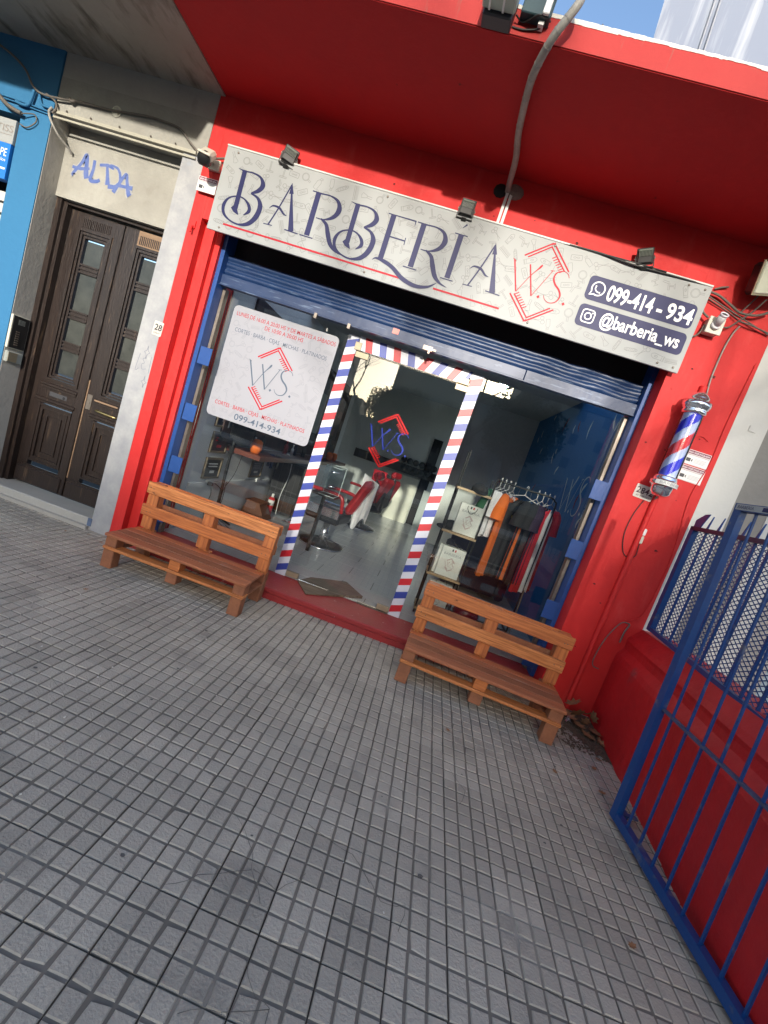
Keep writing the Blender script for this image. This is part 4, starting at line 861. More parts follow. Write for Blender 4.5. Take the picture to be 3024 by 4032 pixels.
# big wall lantern at right edge
e = empty('wall_lantern', (1.76, -.16, 3.42), 'large box floodlight with pale lens high at the right edge', 'lamp')
T = Matrix.Translation((1.765, -.19, 3.435)) @ Matrix.Rotation(R(-12), 4, 'Y') @ Matrix.Rotation(R(20), 4, 'X')
m = M(); m.box(-.13, .13, .0, .12, -.10, .10, mx=T, bev=.02); m.box(-.02, .02, .1, .25, -.06, -.02, mx=T); build('housing', m, BLACK, e)
m = M(); m.box(-.125, .125, -.012, .0, -.095, .095, mx=T, bev=.006); build('lens', m, mat('cream_lens', (.62, .64, .52), .25), e)
m = M(); m.box(-.135, .135, -.004, .006, -.105, -.093, mx=T); m.box(-.135, -.122, -.004, .006, -.093, .105, mx=T); build('frame', m, ALU, e)
# ============================================================ CAMERAS
e = empty('security_camera', (-2.46, -.03, 3.19), 'cream bullet security camera over the edge of grey and red walls, left of signboard', 'camera')
T = Matrix.Translation((-2.405, -.15, 3.165)) @ Matrix.Rotation(R(24), 4, 'Z') @ Matrix.Rotation(R(34), 4, 'X')
m = M(); m.box(-.050, .050, -.115, .09, -.01, .052, mx=T, bev=.016); m.box(-.046, .046, -.135, -.10, .040, .054, mx=T, bev=.005); build('body', m, CREAMP, e)
m = M(); m.lathe([(.030, 0), (.046, .01), (.046, .07)], n=18, mx=T @ Matrix.Translation((0, -.125, .008)) @ Matrix.Rotation(R(-90), 4, 'X')); m.box(-.043, .043, -.118, -.03, -.040, .02, mx=T, bev=.014); build('lens', m, BLACK, e)
m = M(); m.tube([(-2.43, -.002, 3.20), (-2.44, -.05, 3.19), (-2.44, -.13, 3.165)], .014, 8); build('arm', m, CREAMP, e)
part('base_plate', CREAMP, e, (-2.47, -2.375, -.028, -.001, 3.155, 3.235), bev=.003)
e = empty('security_camera', (1.555, -.05, 3.11), 'white dome camera on a cream junction box, right of the signboard', 'camera')
part('junction_box', CREAMP, e, (1.505, 1.605, -.062, -.001, 3.045, 3.15), bev=.006); part('lid', CREAMP, e, (1.500, 1.610, -.072, -.0625, 3.040, 3.155), bev=.003)
T = Matrix.Translation((1.553, -.073, 3.095)) @ Matrix.Rotation(R(72), 4, 'X')
m = M(); m.lathe([(.034, 0), (.034, .012), (.026, .016)], n=20, mx=T); m.lathe([(.026, .010), (.028, .05), (.026, .085)], n=20, mx=T @ Matrix.Rotation(R(-22), 4, 'X')); build('body', m, mat('camera_grey', (.55, .55, .56), .4), e)
T2 = T @ Matrix.Rotation(R(-22), 4, 'X'); m = M(); m.lathe([(.020, .084), (.020, .0875), (.001, .0878)], n=16, mx=T2); build('lens', m, BLACK, e)
m = M(); m.lathe([(.0275, .078), (.029, .09), (.023, .092), (.0215, .080)], n=22, mx=T2); build('rim', m, mat('pale_rim', (.7, .68, .74), .3), e)
# ============================================================ VIDEO SURVEILLANCE NOTICES
MAR = mat('notice_maroon', (.20, .03, .07), .5)
def notice(x0, x1, z0, z1, y, label, sk=0):
    e = empty('surveillance_sign', ((x0+x1)/2, y, (z0+z1)/2), label, 'sign', 'surveillance notices'); f = lambda u, v, d: (u, y-d, v+sk*(u-x0))
    W_, H_ = x1-x0, z1-z0; m = M(); m.prism([(x0, z0), (x1, z0), (x1, z1), (x0, z1)], f, 0, .003); build('plate', m, WHITEP, e)
    m = M(); m.flat([(x0+.004, z1-.030), (x1-.004, z1-.030), (x1-.004, z1-.004), (x0+.004, z1-.004)], f, .0038)
    for k in range(int(W_/.0085)-1): xx = x0+.006+k*.0085; m.flat([(xx, z1-.040), (xx+.004, z1-.040), (xx+.007, z1-.034), (xx+.003, z1-.034)], f, .0038)
    build('header', m, MAR, e)
    m = M(); text_mesh('ÁREA VIDEOVIGILADA', f, x0+.010, x1-.010, z1-.024, .013, .0046, .012, m); build('lettering', m, WHT, e)
    m = M(); cx = x0+.016; m.flat([(cx, z0+.022), (cx+.032, z0+.022), (cx+.032, z0+.048), (cx, z0+.048)], f, .0038); m.flat([(cx+.035, z0+.035), (cx+.046, z0+.022), (cx+.046, z0+.048)], f, .0038); build('camera_symbol', m, DGREY, e)
    m = M()
    for k in range(4): m.ribbon([(x0+.075, z0+.050-k*.009), (x1-.02-.008*(k % 2), z0+.050-k*.009)], .0025, f, .0038)
    for q in ([(x0+.003, z0+.003), (x1-.003, z0+.003)],): m.ribbon(q, .0015, f, .0038)
    build('small_print', m, mat('print_grey', (.42, .42, .43), .6), e)
notice(-2.512, -2.352, 2.975, 3.085, -.034, 'surveillance notice under the bullet camera at the left end of the signboard', -.0)
notice(1.748, 1.928, 2.142, 2.252, -.001, 'upper of two surveillance notices right of the barber pole'); notice(1.750, 1.932, 2.018, 2.134, -.001, 'lower of two surveillance notices right of the barber pole')
# ============================================================ BARBER POLE
px_, py_ = 1.625, -.125
e = empty('barber_pole', (px_, py_, 2.2), 'barber pole with chrome caps and spiralling red and blue stripes on red wall', 'barber pole')
zb, zt = 1.975, 2.465
SP = M(); rr_ = .057; NA, NZ = 40, 120; V = []
for j in range(NZ+1):
    for i in range(NA): a = 2*math.pi*i/NA; V.append((px_+rr_*math.cos(a), py_+rr_*math.sin(a), zb+(zt-zb)*j/NZ))
for j in range(NZ):
    for i in range(NA):
        ph = ((i/NA)*1.0*.36 - (j/NZ)*(zt-zb)+.085) % .36 / .36; c = 0
        if .10 < ph < .38: c = 1
        elif .60 < ph < .86: c = 2
        SP.cur = c; SP.smooth = True; b0 = j*NA
        SP.f.append((b0+i, b0+(i+1) % NA, b0+NA+(i+1) % NA, b0+NA+i)); SP.mi.append(c); SP.sm.append(True)
SP.v = V
build('striped_cylinder', SP, [mat('pole_pale', (.55, .62, .85), .35), mat('pole_red', (.70, .02, .03), .35), mat('pole_blue', (.02, .02, .62), .35)], e)
m = M(); m.lathe([(.068, zb-.01), (.068, zt+.01)], (px_, py_, 0), 32); m.f.pop(); m.f.pop(); m.mi = m.mi[:len(m.f)]; m.sm = m.sm[:len(m.f)]; build('glass_tube', m, CLEAR, e)
m = M(); m.lathe([(.070, zt-.010), (.078, zt), (.079, zt+.015), (.074, zt+.022), (.082, zt+.03), (.084, zt+.04), (.090, zt+.050), (.092, zt+.075), (.072, zt+.078), (.068, zt+.105), (.052, zt+.135), (.028, zt+.150), (.001, zt+.153)], (px_, py_, 0), 36); build('top_cap', m, CHROME, e)
m = M(); m.lathe([(.001, zb-.142), (.045, zb-.138), (.066, zb-.115), (.070, zb-.080), (.073, zb-.062), (.090, zb-.060), (.092, zb-.030), (.080, zb-.026), (.078, zb-.010), (.072, zb+.004), (.070, zb+.012)], (px_, py_, 0), 36); build('bottom_cap', m, CHROME, e)
m = M(); V = []; A0, A1 = R(-150), R(-25)
fb = lambda u, v, d: (px_+(.0935+d)*math.cos(A0+(A1-A0)*u), py_+(.0935+d)*math.sin(A0+(A1-A0)*u), v)
for k in range(16): m.flat([(k/16, zb-.060), ((k+1)/16, zb-.060), ((k+1)/16, zb-.029), (k/16, zb-.029)], fb, .0)
st_ = build('name_band', m, mat('band_paper', (.62, .62, .60), .4), e)
m = M(); text_mesh('BARBERÍA', fb, .15, .95, zb-.054, .021, .0012, 0, m); build('lettering', m, mat('band_ink', (.28, .28, .30), .4), st_)
part('wall_bracket', CHROME, e, (px_-.02, px_+.02, -.06, -.001, zt+.03, zt+.07), (px_-.02, px_+.02, -.06, -.001, zb-.06, zb-.02))
# its lead with an inline switch, and the thin loop beside it
cable([(1.665, -.05, 1.86), (1.66, -.012, 1.78), (1.668, -.010, 1.66), (1.683, -.010, 1.585)], .006, 'grey lead dropping from the barber pole to white inline plug', GREYP)
e = empty('plug_connector', (1.688, -.012, 1.525), 'white plug and socket hanging on a lead under the barber pole', 'plug')
m = M(); m.box(1.668, 1.702, -.028, -.002, 1.527, 1.585, bev=.007); build('socket_half', m, WHITEP, e); m = M(); m.box(1.672, 1.704, -.026, -.002, 1.462, 1.525, bev=.007); build('plug_half', m, CREAMP, e)
cable([(1.69, -.012, 1.47), (1.70, -.008, 1.40), (1.70, -.006, 1.36), (1.66, -.006, 1.33), (1.60, -.006, 1.37), (1.56, -.006, 1.50), (1.565, -.006, 1.65), (1.60, -.006, 1.79)], .0035, 'thin black cable loop on red wall below the number plate', CABLEB)
cable([(1.715, -.008, 2.66), (1.70, -.008, 2.78), (1.70, -.008, 2.98), (1.715, -.01, 3.10), (1.73, -.03, 3.16)], .0065, 'thin grey conduit on red wall between the barber pole and the camera', CONDG, extra=[([(1.70, -.006, 2.45), (1.705, -.006, 2.66)], .0028)])
cable([(1.95, -.006, 2.95), (1.93, -.006, 2.5), (1.935, -.006, 2.2), (1.90, -.006, 1.9), (1.95, -.006, 1.5), (1.955, -.006, 1.2), (1.93, -.006, .95), (1.86, -.006, .87), (1.82, -.006, .86)], .0035, 'thin red painted cable snaking down near the white strip', RED, extra=[([(1.72, -.006, 2.3), (1.80, -.006, 2.36), (1.86, -.006, 2.34)], .002)])
cable([(1.855, -.01, .845), (1.845, -.03, .845), (1.79, -.03, .83), (1.73, -.03, .68), (1.705, -.03, .50), (1.72, -.03, .43), (1.77, -.03, .42)], .0045, 'loose wire loop hanging on red wall beside the low wall', CABLE, extra=[([(1.852, -.012, .845), (1.862, -.015, .83), (1.84, -.03, .77), (1.838, -.03, .68)], .006)])
# tangle between signboard and lantern
cable([(1.43, -.04, 3.32), (1.52, -.03, 3.315), (1.62, -.03, 3.275), (1.70, -.03, 3.245), (1.80, -.05, 3.25), (1.88, -.06, 3.30)], .009, 'tangle of dark cables between the signboard and the lantern', CABLE,
      extra=[([(1.43, -.03, 3.30), (1.60, -.02, 3.255), (1.72, -.03, 3.215), (1.95, -.02, 3.16)], .005), ([(1.43, -.03, 3.285), (1.60, -.02, 3.24), (1.70, -.03, 3.20)], .004), ([(1.44, -.04, 3.32), (1.435, -.04, 3.25), (1.45, -.04, 3.18), (1.50, -.05, 3.145)], .008),
             ([(1.44, -.03, 3.02), (1.46, -.03, 3.005), (1.49, -.03, 3.04), (1.50, -.03, 3.10)], .006), ([(1.60, -.05, 3.11), (1.66, -.03, 3.13), (1.71, -.03, 3.19), (1.76, -.05, 3.26), (1.78, -.12, 3.33)], .006),
             ([(1.71, -.03, 3.19), (1.80, -.04, 3.18), (1.95, -.02, 3.17)], .006), ([(1.70, -.03, 3.25), (1.74, -.08, 3.36), (1.745, -.12, 3.42)], .005), ([(1.48, -.01, 3.36), (1.52, -.02, 3.38), (1.56, -.015, 3.395)], .007)])
# grey conduit from hole in the wall out over the canopy
m = M(); cp = spline([(-.155, .0, 3.60), (-.165, -.05, 3.615), (-.17, -.265, 3.655), (-.198, -.494, 3.665), (-.203, -.788, 3.665), (-.187, -.93, 3.67), (-.150, -1.05, 3.70), (-.107, -1.10, 3.755), (-.080, -1.12, 3.81), (-.088, -1.11, 3.86), (-.13, -1.06, 3.90), (-.22, -1.0, 3.95), (-.4, -.9, 4.05)], 8)
m.tube(cp, .021, 12); e = empty('conduit', (-.15, 0, 3.6), 'thick grey flexible conduit sweeping from the wall out over the canopy edge', 'conduit'); build('hose', m, CONDG, e)
m = M()
for k in range(20, 60, 5): p, q = Vector(cp[k]), Vector(cp[k+1]); m = M(); m.tube([p, p+(q-p).normalized()*.006], .0225, 12); build('tape_wrap', m, mat('grey_tape', (.28, .27, .25), .5), e)
part('trunking', WHITEP, e, (-.168, -.148, -.020, -.003, 3.34, 3.60)); part('trunking', WHITEP, e, (-.138, -.118, -.020, -.003, 3.34, 3.61))
m = M(); m.lathe([(.075, 0), (.068, .012), (.05, .02), (.01, .022)], n=11, mx=Matrix.Translation((-.115, -.0, 3.615)) @ Matrix.Rotation(R(90), 4, 'X') @ Matrix.Diagonal((1.0, .75, 1, 1)), smooth=False); build('mortar_patch', m, mat('rough_mortar', (.25, .2, .17), .95, var=.6, vs=30, bump=.6, bs=60), e)
m = M(); m.lathe([(.052, 0), (.045, .006)], n=10, mx=Matrix.Translation((-.215, -.0, 3.60)) @ Matrix.Rotation(R(90), 4, 'X')); build('wall_hole', m, BLACKM, e)
# boxes on the canopy fascia
e = empty('electrical_box', (-.44, -1.09, 3.75), 'grey green electrical box with white clips on the canopy fascia', 'electrical box')
m = M(); m.box(-.535, -.365, -1.16, -1.075, 3.722, 3.90, bev=.008); build('cover', m, mat('grey_green_cover', (.42, .50, .42), .5, var=.2, vs=8), e); part('body', DGREY, e, (-.525, -.375, -1.075, -.999, 3.705, 3.89), bev=.006)
m = M()
for x in (-.50, -.43): m.box(x, x+.010, -1.166, -1.161, 3.722, 3.748); m.box(x, x+.010, -1.166, -1.08, 3.718, 3.723)
build('clip', m, WHITEP, e); part('label', mat('yellow_label', (.75, .75, .3), .5), e, (-.45, -.40, -1.162, -1.1605, 3.775, 3.80))
e = empty('electrical_box', (-.28, -1.04, 3.78), 'dark metal box with white terminal strip between grey green box and conduit', 'electrical box')
part('body', mat('dark_green_box', (.03, .07, .08), .5, var=.5, vs=20), e, (-.345, -.195, -1.055, -.999, 3.775, 3.93), bev=.004); part('terminal', WHITEP, e, (-.238, -.205, -1.072, -1.056, 3.775, 3.90), bev=.003); part('terminal', WHITEP, e, (-.245, -.218, -1.035, -1.0, 3.755, 3.772))
cable([(-.365, -1.03, 3.775), (-.32, -1.01, 3.768), (-.25, -1.06, 3.772), (-.19, -1.02, 3.79)], .004, 'thin black cable along the canopy fascia under the dark box', CABLEB, extra=[([(-.37, -1.0, 3.745), (-.31, -1.003, 3.742), (-.24, -1.01, 3.755), (-.21, -1.03, 3.77)], .005)])
m = M(); m.tube([(2.05, -.97, 3.85), (2.06, -1.0, 3.875), (2.10, -1.03, 3.895)], .008, 6); m.tube([(.06, -.98, 3.85), (.062, -.985, 3.87)], .004, 5)
tag(build('rebar_stub', m, CABLE, loc=(2.05, -.97, 3.85)), 'rusty rebar stub poking above the canopy edge at right', 'rebar')
# ============================================================ LEAF LITTER IN THE CORNER
m = M(); rr = random.Random(12)
for k in range(500):
    t = rr.random(); x = 1.42+.42*rr.random()**.7; y = -.05-.55*rr.random()
    if x > 1.855+.1*y or x+(-y)*.35 < 1.46: continue
    r = rr.uniform(.003, .010); T = Matrix.Translation((x, y, .004)) @ Matrix.Rotation(rr.random()*6, 4, 'Z'); m.box(-r, r, -r*.6, r*.6, 0, r*.5, mx=T)
m.flat([(1.60, -.02), (1.86, -.01), (1.80, -.62), (1.70, -.52), (1.50, -.22)][::-1], fr_ground, .0035)
build('swept_dirt', m, DIRT, kind='stuff', label='brown dirt and crumbs swept into the corner behind the right bench', cat='dirt')
spots = [(1.66, -.10, .10), (1.70, -.14, .05), (1.63, -.20, .03), (1.74, -.22, .04), (1.79, -.30, .025), (1.68, -.27, .02), (1.60, -.13, .02), (1.76, -.15, .07), (1.80, -.40, .012), (1.72, -.36, .012), (1.57, -.08, .01), (1.78, -.22, .10)]
for i, (x, y, z) in enumerate(spots):
    m = M(); s = rr.uniform(.045, .078); rot_ = rr.random()*6; curl = rr.uniform(.2, .6); V = []
    out = [(0, -1), (.35, -.6), (.8, -.5), (.55, -.1), (.95, .3), (.45, .4), (.3, 1), (0, .7), (-.3, 1), (-.45, .4), (-.95, .3), (-.55, -.1), (-.8, -.5), (-.35, -.6)]
    T = Matrix.Translation((x, y, z+.006)) @ Matrix.Rotation(rot_, 4, 'Z') @ Matrix.Rotation(rr.uniform(.3, 1.2) if z > .03 else rr.uniform(-.2, .3), 4, 'X')
    V = [T @ Vector((0, 0, 0))]+[T @ Vector((u*s*.8, v*s, curl*s*(u*u+v*v)*.5)) for u, v in out]
    m.add(V, [(0, k+1, (k+1) % 14+1) for k in range(14)]); tag(build('dry_leaf', m, LEAF, loc=(x, y, z)), 'curled brown dry leaf in the litter at the foot of the red corner', 'leaf', 'dry leaves in the corner')
m = M(); 
pass
for x, y in ((1.62, -.75), (1.58, -.98), (1.70, -.62), (1.30, -.95), (-2.62, -.12), (-2.75, -.22), (-2.45, -.18), (.62, -.95), (-1.9, -.95), (1.33, -1.9)):
    q = M(); s = rr.uniform(.012, .028); rot_ = rr.random()*6; T = Matrix.Translation((x, y, .006)) @ Matrix.Rotation(rot_, 4, 'Z'); V = [T @ Vector((0, 0, 0))]+[T @ Vector((u*s*.7, v*s, .4*s*(u*u+v*v)*.5)) for u, v in out]; q.add(V, [(0, k+1, (k+1) % 14+1) for k in range(14)]); tag(build('dry_leaf', q, LEAF, loc=(x, y, 0)), 'small stray brown leaf lying loose on the grey paving', 'leaf', 'stray leaves on the paving')
for k in range(7): a = Vector((1.60, -.24, .01)); m.add([a+Vector((rr.uniform(-.02, .03), rr.uniform(-.03, .03), rr.uniform(0, .045))) for _ in range(3)], [(0, 1, 2)])
tag(build('foil_wrapper', m, mat('silver_foil', (.75, .72, .78), .25, .8), loc=(1.6, -.24, 0)), 'crumpled silver foil wrapper among the dry leaves', 'wrapper')
#==PART5==
# ============================================================ INSIDE THE SHOP
def barber_chair(loc, rz, label, full=True):
    e = empty('barber_chair', (0, 0, 0), label, 'chair', 'barber chairs inside the shop')
    m = M(); m.lathe([(.30, 0), (.305, .012), (.29, .030), (.20, .045), (.09, .06), (.07, .07)], n=36); build('base', m, LEATHB, e, local=True)
    m = M(); m.lathe([(.306, .006), (.311, .012), (.306, .02)], n=36)
    for k in range(4): a = R(45+90*k); m.tube([(.06*math.cos(a), .06*math.sin(a), .085), (.27*math.cos(a), .27*math.sin(a), .036)], .007, 6)
    build('base_ring', m, CHROME, e, local=True)
    m = M(); m.lathe([(.055, .06), (.055, .20), (.045, .21), (.045, .34)], n=20); m.tube([(.0, -.04, .12), (.14, -.16, .15)], .008, 6); build('column', m, CHROME, e, local=True)
    m = M(); m.box(-.26, .22, -.25, .25, .34, .47, bev=.03); build('seat', m, LEATHB, e, local=True)
    m = M(); m.box(-.27, .20, -.262, -.251, .42, .53, bev=.005); m.box(-.27, .20, .251, .262, .42, .53, bev=.005); build('side_panel', m, CHROME, e, local=True)
    T = Matrix.Translation((.27, 0, .52)) @ Matrix.Rotation(R(20), 4, 'Y')
    m = M(); m.box(-.07, .05, -.22, .22, .0, .52, mx=T, bev=.045); build('backrest', m, LEATHR, e, local=True)
    m = M(); m.box(-.06, .04, -.12, .12, .55, .67, mx=T, bev=.04); build('headrest', m, LEATHR, e, local=True); m = M(); m.tube([T @ Vector((0, 0, .5)), T @ Vector((0, 0, .6))], .012, 8); build('headrest_stem', m, CHROME, e, local=True)
    for s in (-1, 1):
        m = M(); m.tube(spline([(-.24, s*.28, .72), (.0, s*.29, .73), (.17, s*.28, .71), (.21, s*.27, .60), (.22, s*.26, .52)], 5), [.024]*21, 10); build('armrest', m, LEATHR, e, local=True)
    m = M(); m.tube([(-.26, -.2, .36), (-.48, -.18, .16)], .012, 8); m.tube([(-.26, .2, .36), (-.48, .18, .16)], .012, 8); m.box(-.54, -.44, -.2, .2, .13, .16, bev=.01); build('footrest', m, CHROME, e, local=True)
    e.location = loc; e.rotation_euler = (0, 0, rz); return e
c1 = barber_chair((-1.07, 1.97, .1), R(-8), 'nearer barber chair with red leather back and white towel, seen through the door')
c2 = copy_tree(c1, (-.93, 4.1, .1), R(-35), label='farther barber chair draped with a black and red cloak')
# towel and cloak hanging on the chairs
def drape(name, P0, P1, h, label, mt, cat, seed, amp=.03, taper=.35):
    rr = random.Random(seed); m = M(); nu, nv = 18, 14; V = []; P0, P1 = Vector(P0), Vector(P1); D = (P1-P0).normalized(); N_ = D.cross(Vector((0, 0, 1)))
    ph = rr.random()*6
    for j in range(nv+1):
        t = j/nv
        for i in range(nu+1):
            u = i/nu; c = .5+(u-.5)*(1-taper*t)+.06*t*math.sin(ph+t*2); hh = h*(t+.18*t*math.sin(u*5+ph))
            p = P0+(P1-P0)*c+N_*(amp*math.sin(u*15+ph+t*2)*(.3+t))-Vector((0, 0, hh)); V.append(p)
    for j in range(nv):
        for i in range(nu): a = j*(nu+1)+i; m.f.append((a, a+1, a+nu+2, a+nu+1)); m.mi.append(0); m.sm.append(True)
    m.v = [tuple(p) for p in V]; return tag(build(name, m, mt, loc=tuple(P0)), label, cat)
drape('towel', (-.78, 1.80, 1.18), (-.57, 1.83, 1.10), .60, 'white towel hanging off the back of the nearer barber chair', FABW, 'towel', 1, .025, .2)
drape('cape', (-.80, 3.75, 1.22), (-.52, 3.85, 1.12), .55, 'black barber cape hung over the farther chair', FABK, 'cape', 2, .03, .1)
drape('cape', (-.93, 3.72, 1.20), (-.70, 3.73, 1.20), .45, 'red cape under the black one on the farther chair', FABR, 'cape', 3, .02, .0)
# clear acrylic display box on a small post, just behind the door
e = empty('acrylic_box', (-1.04, 1.4, .84), 'clear acrylic tool box with small trimmers behind the glass door', 'box')
part('back', CLEAR, e, (-1.13, -.94, 1.44, 1.446, .84, 1.178)); part('front', CLEAR, e, (-1.15, -.96, 1.30, 1.306, .82, 1.16)); m = M()
for z in (.84, 1.178): m.tube([(-1.13, 1.44, z), (-.94, 1.44, z), (-.96, 1.30, z-.018), (-1.15, 1.30, z-.018), (-1.13, 1.44, z)], .003, 5)
for x, y in ((-1.13, 1.44), (-.94, 1.44)): m.tube([(x, y, .84), (x, y, 1.178)], .003, 5)
build('edge', m, mat('acrylic_edge', (.6, .7, .7), .2), e); part('tray', BLACK, e, (-1.25, -.95, 1.3, 1.6, .80, .818)); part('stand', BLACK, e, (-1.12, -1.08, 1.43, 1.47, .1, .80))
m = M(); m.lathe([(.012, 0), (.016, .03), (.006, .05), (.004, .10)], n=10, mx=Matrix.Translation((-1.09, 1.38, 1.09)) @ Matrix.Rotation(R(80), 4, 'Y')); m.lathe([(.010, 0), (.014, .03), (.006, .05), (.004, .08)], n=10, mx=Matrix.Translation((-1.08, 1.38, .92)) @ Matrix.Rotation(R(80), 4, 'Y'))
tag(build('hair_trimmer', m, CHROME, loc=(-1.08, 1.38, .92)), 'small chrome trimmers lying inside the clear acrylic box', 'trimmer')
# left wall: dark cladding, shelf, cabinet
e = empty('wall_station', (-2.2, 2.5, 1), 'dark brick clad barber station with red-brown counter along the left wall', 'barber station')
rk = random.Random(5); m = M(); m.box(-2.288, -2.262, .95, 6.2, 1.02, 2.6); build('cladding', m, BRICKD, e)
for k in range(34):
    y = rk.uniform(1.0, 5.8); z = rk.uniform(1.15, 2.3); part('brick_tile', mat('tile_%d' % (k % 4), ((.16, .05, .04), (.03, .035, .05), (.08, .03, .03), (.02, .02, .025))[k % 4], .5), e, (-2.262, -2.250, y, y+.30, z, z+.14))
part('counter', mat('red_brown_counter', (.16, .045, .03), .35, var=.4, vs=5), e, (-2.262, -1.86, 1.15, 5.9, .955, 1.01)); part('mirror', mat('mirror', (.55, .58, .58), .04, 1.0), e, (-2.2495, -2.24, 1.7, 2.5, 1.25, 2.15)); part('mirror', MATS['mirror'], e, (-2.2495, -2.24, 3.5, 4.3, 1.25, 2.15))
for y, c in ((1.35, FABO), (4.9, FABO), (5.3, FABO)): 
    m = M(); m.lathe([(.05, 0), (.07, .06), (.06, .14), (.03, .16)], (-2.02, y, 1.0105), 14); tag(build('spray_bottle', m, c, loc=(-2.02, y, 1.01)), {1.35: 'orange bottle on the counter nearest the window', 4.9: 'orange tub midway along the counter', 5.3: 'orange tub at the far end of the counter'}[y], 'bottle')
for i, y in enumerate((1.75, 1.95)):
    m = M(); m.box(-2.0, -1.97, y, y+.12, .86, 1.02, bev=.01); m.box(-1.97, -1.95, y+.02, y+.10, .84, 1.02, bev=.01); tag(build('hair_dryer', m, mat('blue_towel', (.02, .04, .12), .8) if i == 0 else BLACK, loc=(-1.98, y, .9)), ('navy cloth hanging off the front of the counter', 'black dryer hanging off the front of the counter')[i], ('cloth', 'hair dryer')[i])
e = empty('cabinet', (-2.0, 2.95, .1), 'tall black cabinet with a pale base standing at the left wall', 'cabinet')
part('carcass', BLACK, e, (-2.24, -1.80, 2.75, 3.25, .12, .90), bev=.006); part('top', BLACK, e, (-2.26, -1.72, 2.70, 3.3, .905, .93)); m = M()
for k in range(5): m.box(-2.22+k*.083, -2.215+k*.083, 2.744, 2.7495, .14, .88)
build('groove', m, DGREY, e)
m = M(); m.lathe([(.0, 0), (.05, .01), (.055, .05), (.04, .09), (.02, .10)], (-2.12, 2.85, .9305), 14); m.lathe([(.03, 0), (.03, .06)], (-2.05, 2.85, .9305), 10); tag(build('white_jar', m, WHITEP, loc=(-2.1, 2.85, .93)), 'white rounded appliance on top of the black cabinet', 'jar')
cable([(-2.0, 2.72, .93), (-1.98, 2.70, .7), (-2.02, 2.70, .4), (-2.0, 2.68, .11)], .006, 'white flex hanging down the front of the black cabinet', WHITEP)
e = empty('fire_extinguisher', (-2.06, 2.45, .1), 'small red and white extinguisher beside the black cabinet', 'extinguisher')
m = M(); m.lathe([(.04, .0), (.045, .01), (.045, .25), (.03, .28)], (-2.05, 2.48, .1005), 16); build('body', m, FABR, e); m = M(); m.lathe([(.046, .16), (.046, .24)], (-2.05, 2.48, .1005), 16); m.lathe([(.02, .28), (.02, .33)], (-2.05, 2.48, .1005), 10); build('label', m, WHITEP, e)
for i, y in enumerate((1.50, 1.62, 2.62, 2.78, 3.05, 3.35)):
    m = M(); r = .022+.006*(i % 3); h = .10+.03*((i*2) % 3); m.lathe([(r, 0), (r, h), (r*.4, h+.02), (r*.4, h+.05), (r*.55, h+.05), (r*.55, h+.07)], (-2.12+.05*(i % 2), y, 1.0105), 12)
    tag(build('bottle', m, (WHITEP, BLACK, LEATHR, WHITEP, FABN, BLACK)[i], loc=(-2.1, y, 1.01)), 'small barber product bottle in the row on the red-brown counter', 'bottle', 'product bottles on the counter')
# wooden step stool
e = empty('wooden_stool', (-2.1, 2.15, .1), 'low wooden wedge-shaped stool on the tiled floor by the left wall', 'stool')
m = M(); V = [(-2.28, 2.05, .101), (-1.93, 2.05, .101), (-1.93, 2.35, .101), (-2.28, 2.35, .101), (-2.24, 2.08, .30), (-2.06, 2.08, .30), (-2.06, 2.33, .30), (-2.24, 2.33, .30)]; m.add(V, [(3, 2, 1, 0), (4, 5, 6, 7), (0, 1, 5, 4), (1, 2, 6, 5), (2, 3, 7, 6), (3, 0, 4, 7)]); build('body', m, mat('stool_wood', (.16, .055, .025), .45, var=.3, vs=6), e); part('top', MATS['stool_wood'], e, (-2.26, -2.03, 2.06, 2.36, .3005, .315))
# frames on left wall (inner face x=-2.29)
FRW = mat('frame_wood', (.22, .17, .11), .6)
for i, (y0, y1, z0, z1) in enumerate(((.82, 1.17, .615, .852), (.82, 1.17, .908, 1.14), (.80, 1.15, 1.19, 1.42), (1.99, 2.37, .61, .85))):
    e = empty('picture_frame', (-2.28, (y0+y1)/2, (z0+z1)/2), ('lowest of three wooden frames on the wall, with white bars on black', 'middle of three wooden frames, holding a dark picture', 'top wooden frame half hidden behind the window poster', 'narrow wooden frame holding a grey certificate, apart from the other three')[i], 'picture frame')
    t = .022; m = M(); m.box(-2.289, -2.268, y0, y1, z0, z0+t); m.box(-2.289, -2.268, y0, y1, z1-t, z1); m.box(-2.289, -2.268, y0, y0+t, z0+t, z1-t); m.box(-2.289, -2.268, y1-t, y1, z0+t, z1-t); build('frame', m, FRW, e)
    part('picture', (BLACK, mat('dark_red_print', (.06, .015, .02), .4), mat('navy_print', (.02, .03, .07), .4), mat('grey_cert', (.18, .19, .22), .5))[i], e, (-2.2885, -2.280, y0+t, y1-t, z0+t, z1-t))
    m = M(); fy = lambda u, v, d: (-2.2800+d, u, v)
    for k in range(2 if i != 3 else 5): m.flat([(y0+.08, z0+.13+k*.03), (y1-.08, z0+.13+k*.03), (y1-.08, z0+.143+k*.03 if i != 3 else z0+.135+k*.03), (y0+.08, z0+.143+k*.03 if i != 3 else z0+.135+k*.03)], fy, .001)
    m.flat([(y0+.13, z0+.06), (y1-.12, z0+.06), (y1-.12, z0+.09), (y0+.13, z0+.09)], fy, .001); build('print', m, WHITEP if i != 1 else FABR, e)
for i, y in enumerate((.98, 2.28)):
    e = empty('wall_socket', (-2.27, y, .59), ('white wall socket with a black plug near the window', 'white wall socket farther along the left wall')[i], 'socket'); part('plate', WHITEP, e, (-2.289, -2.25, y-.04, y+.06, .545, .60), bev=.004)
    if i == 0: part('plug', BLACK, e, (-2.25, -2.20, y-.07, y-.02, .55, .59), bev=.004)
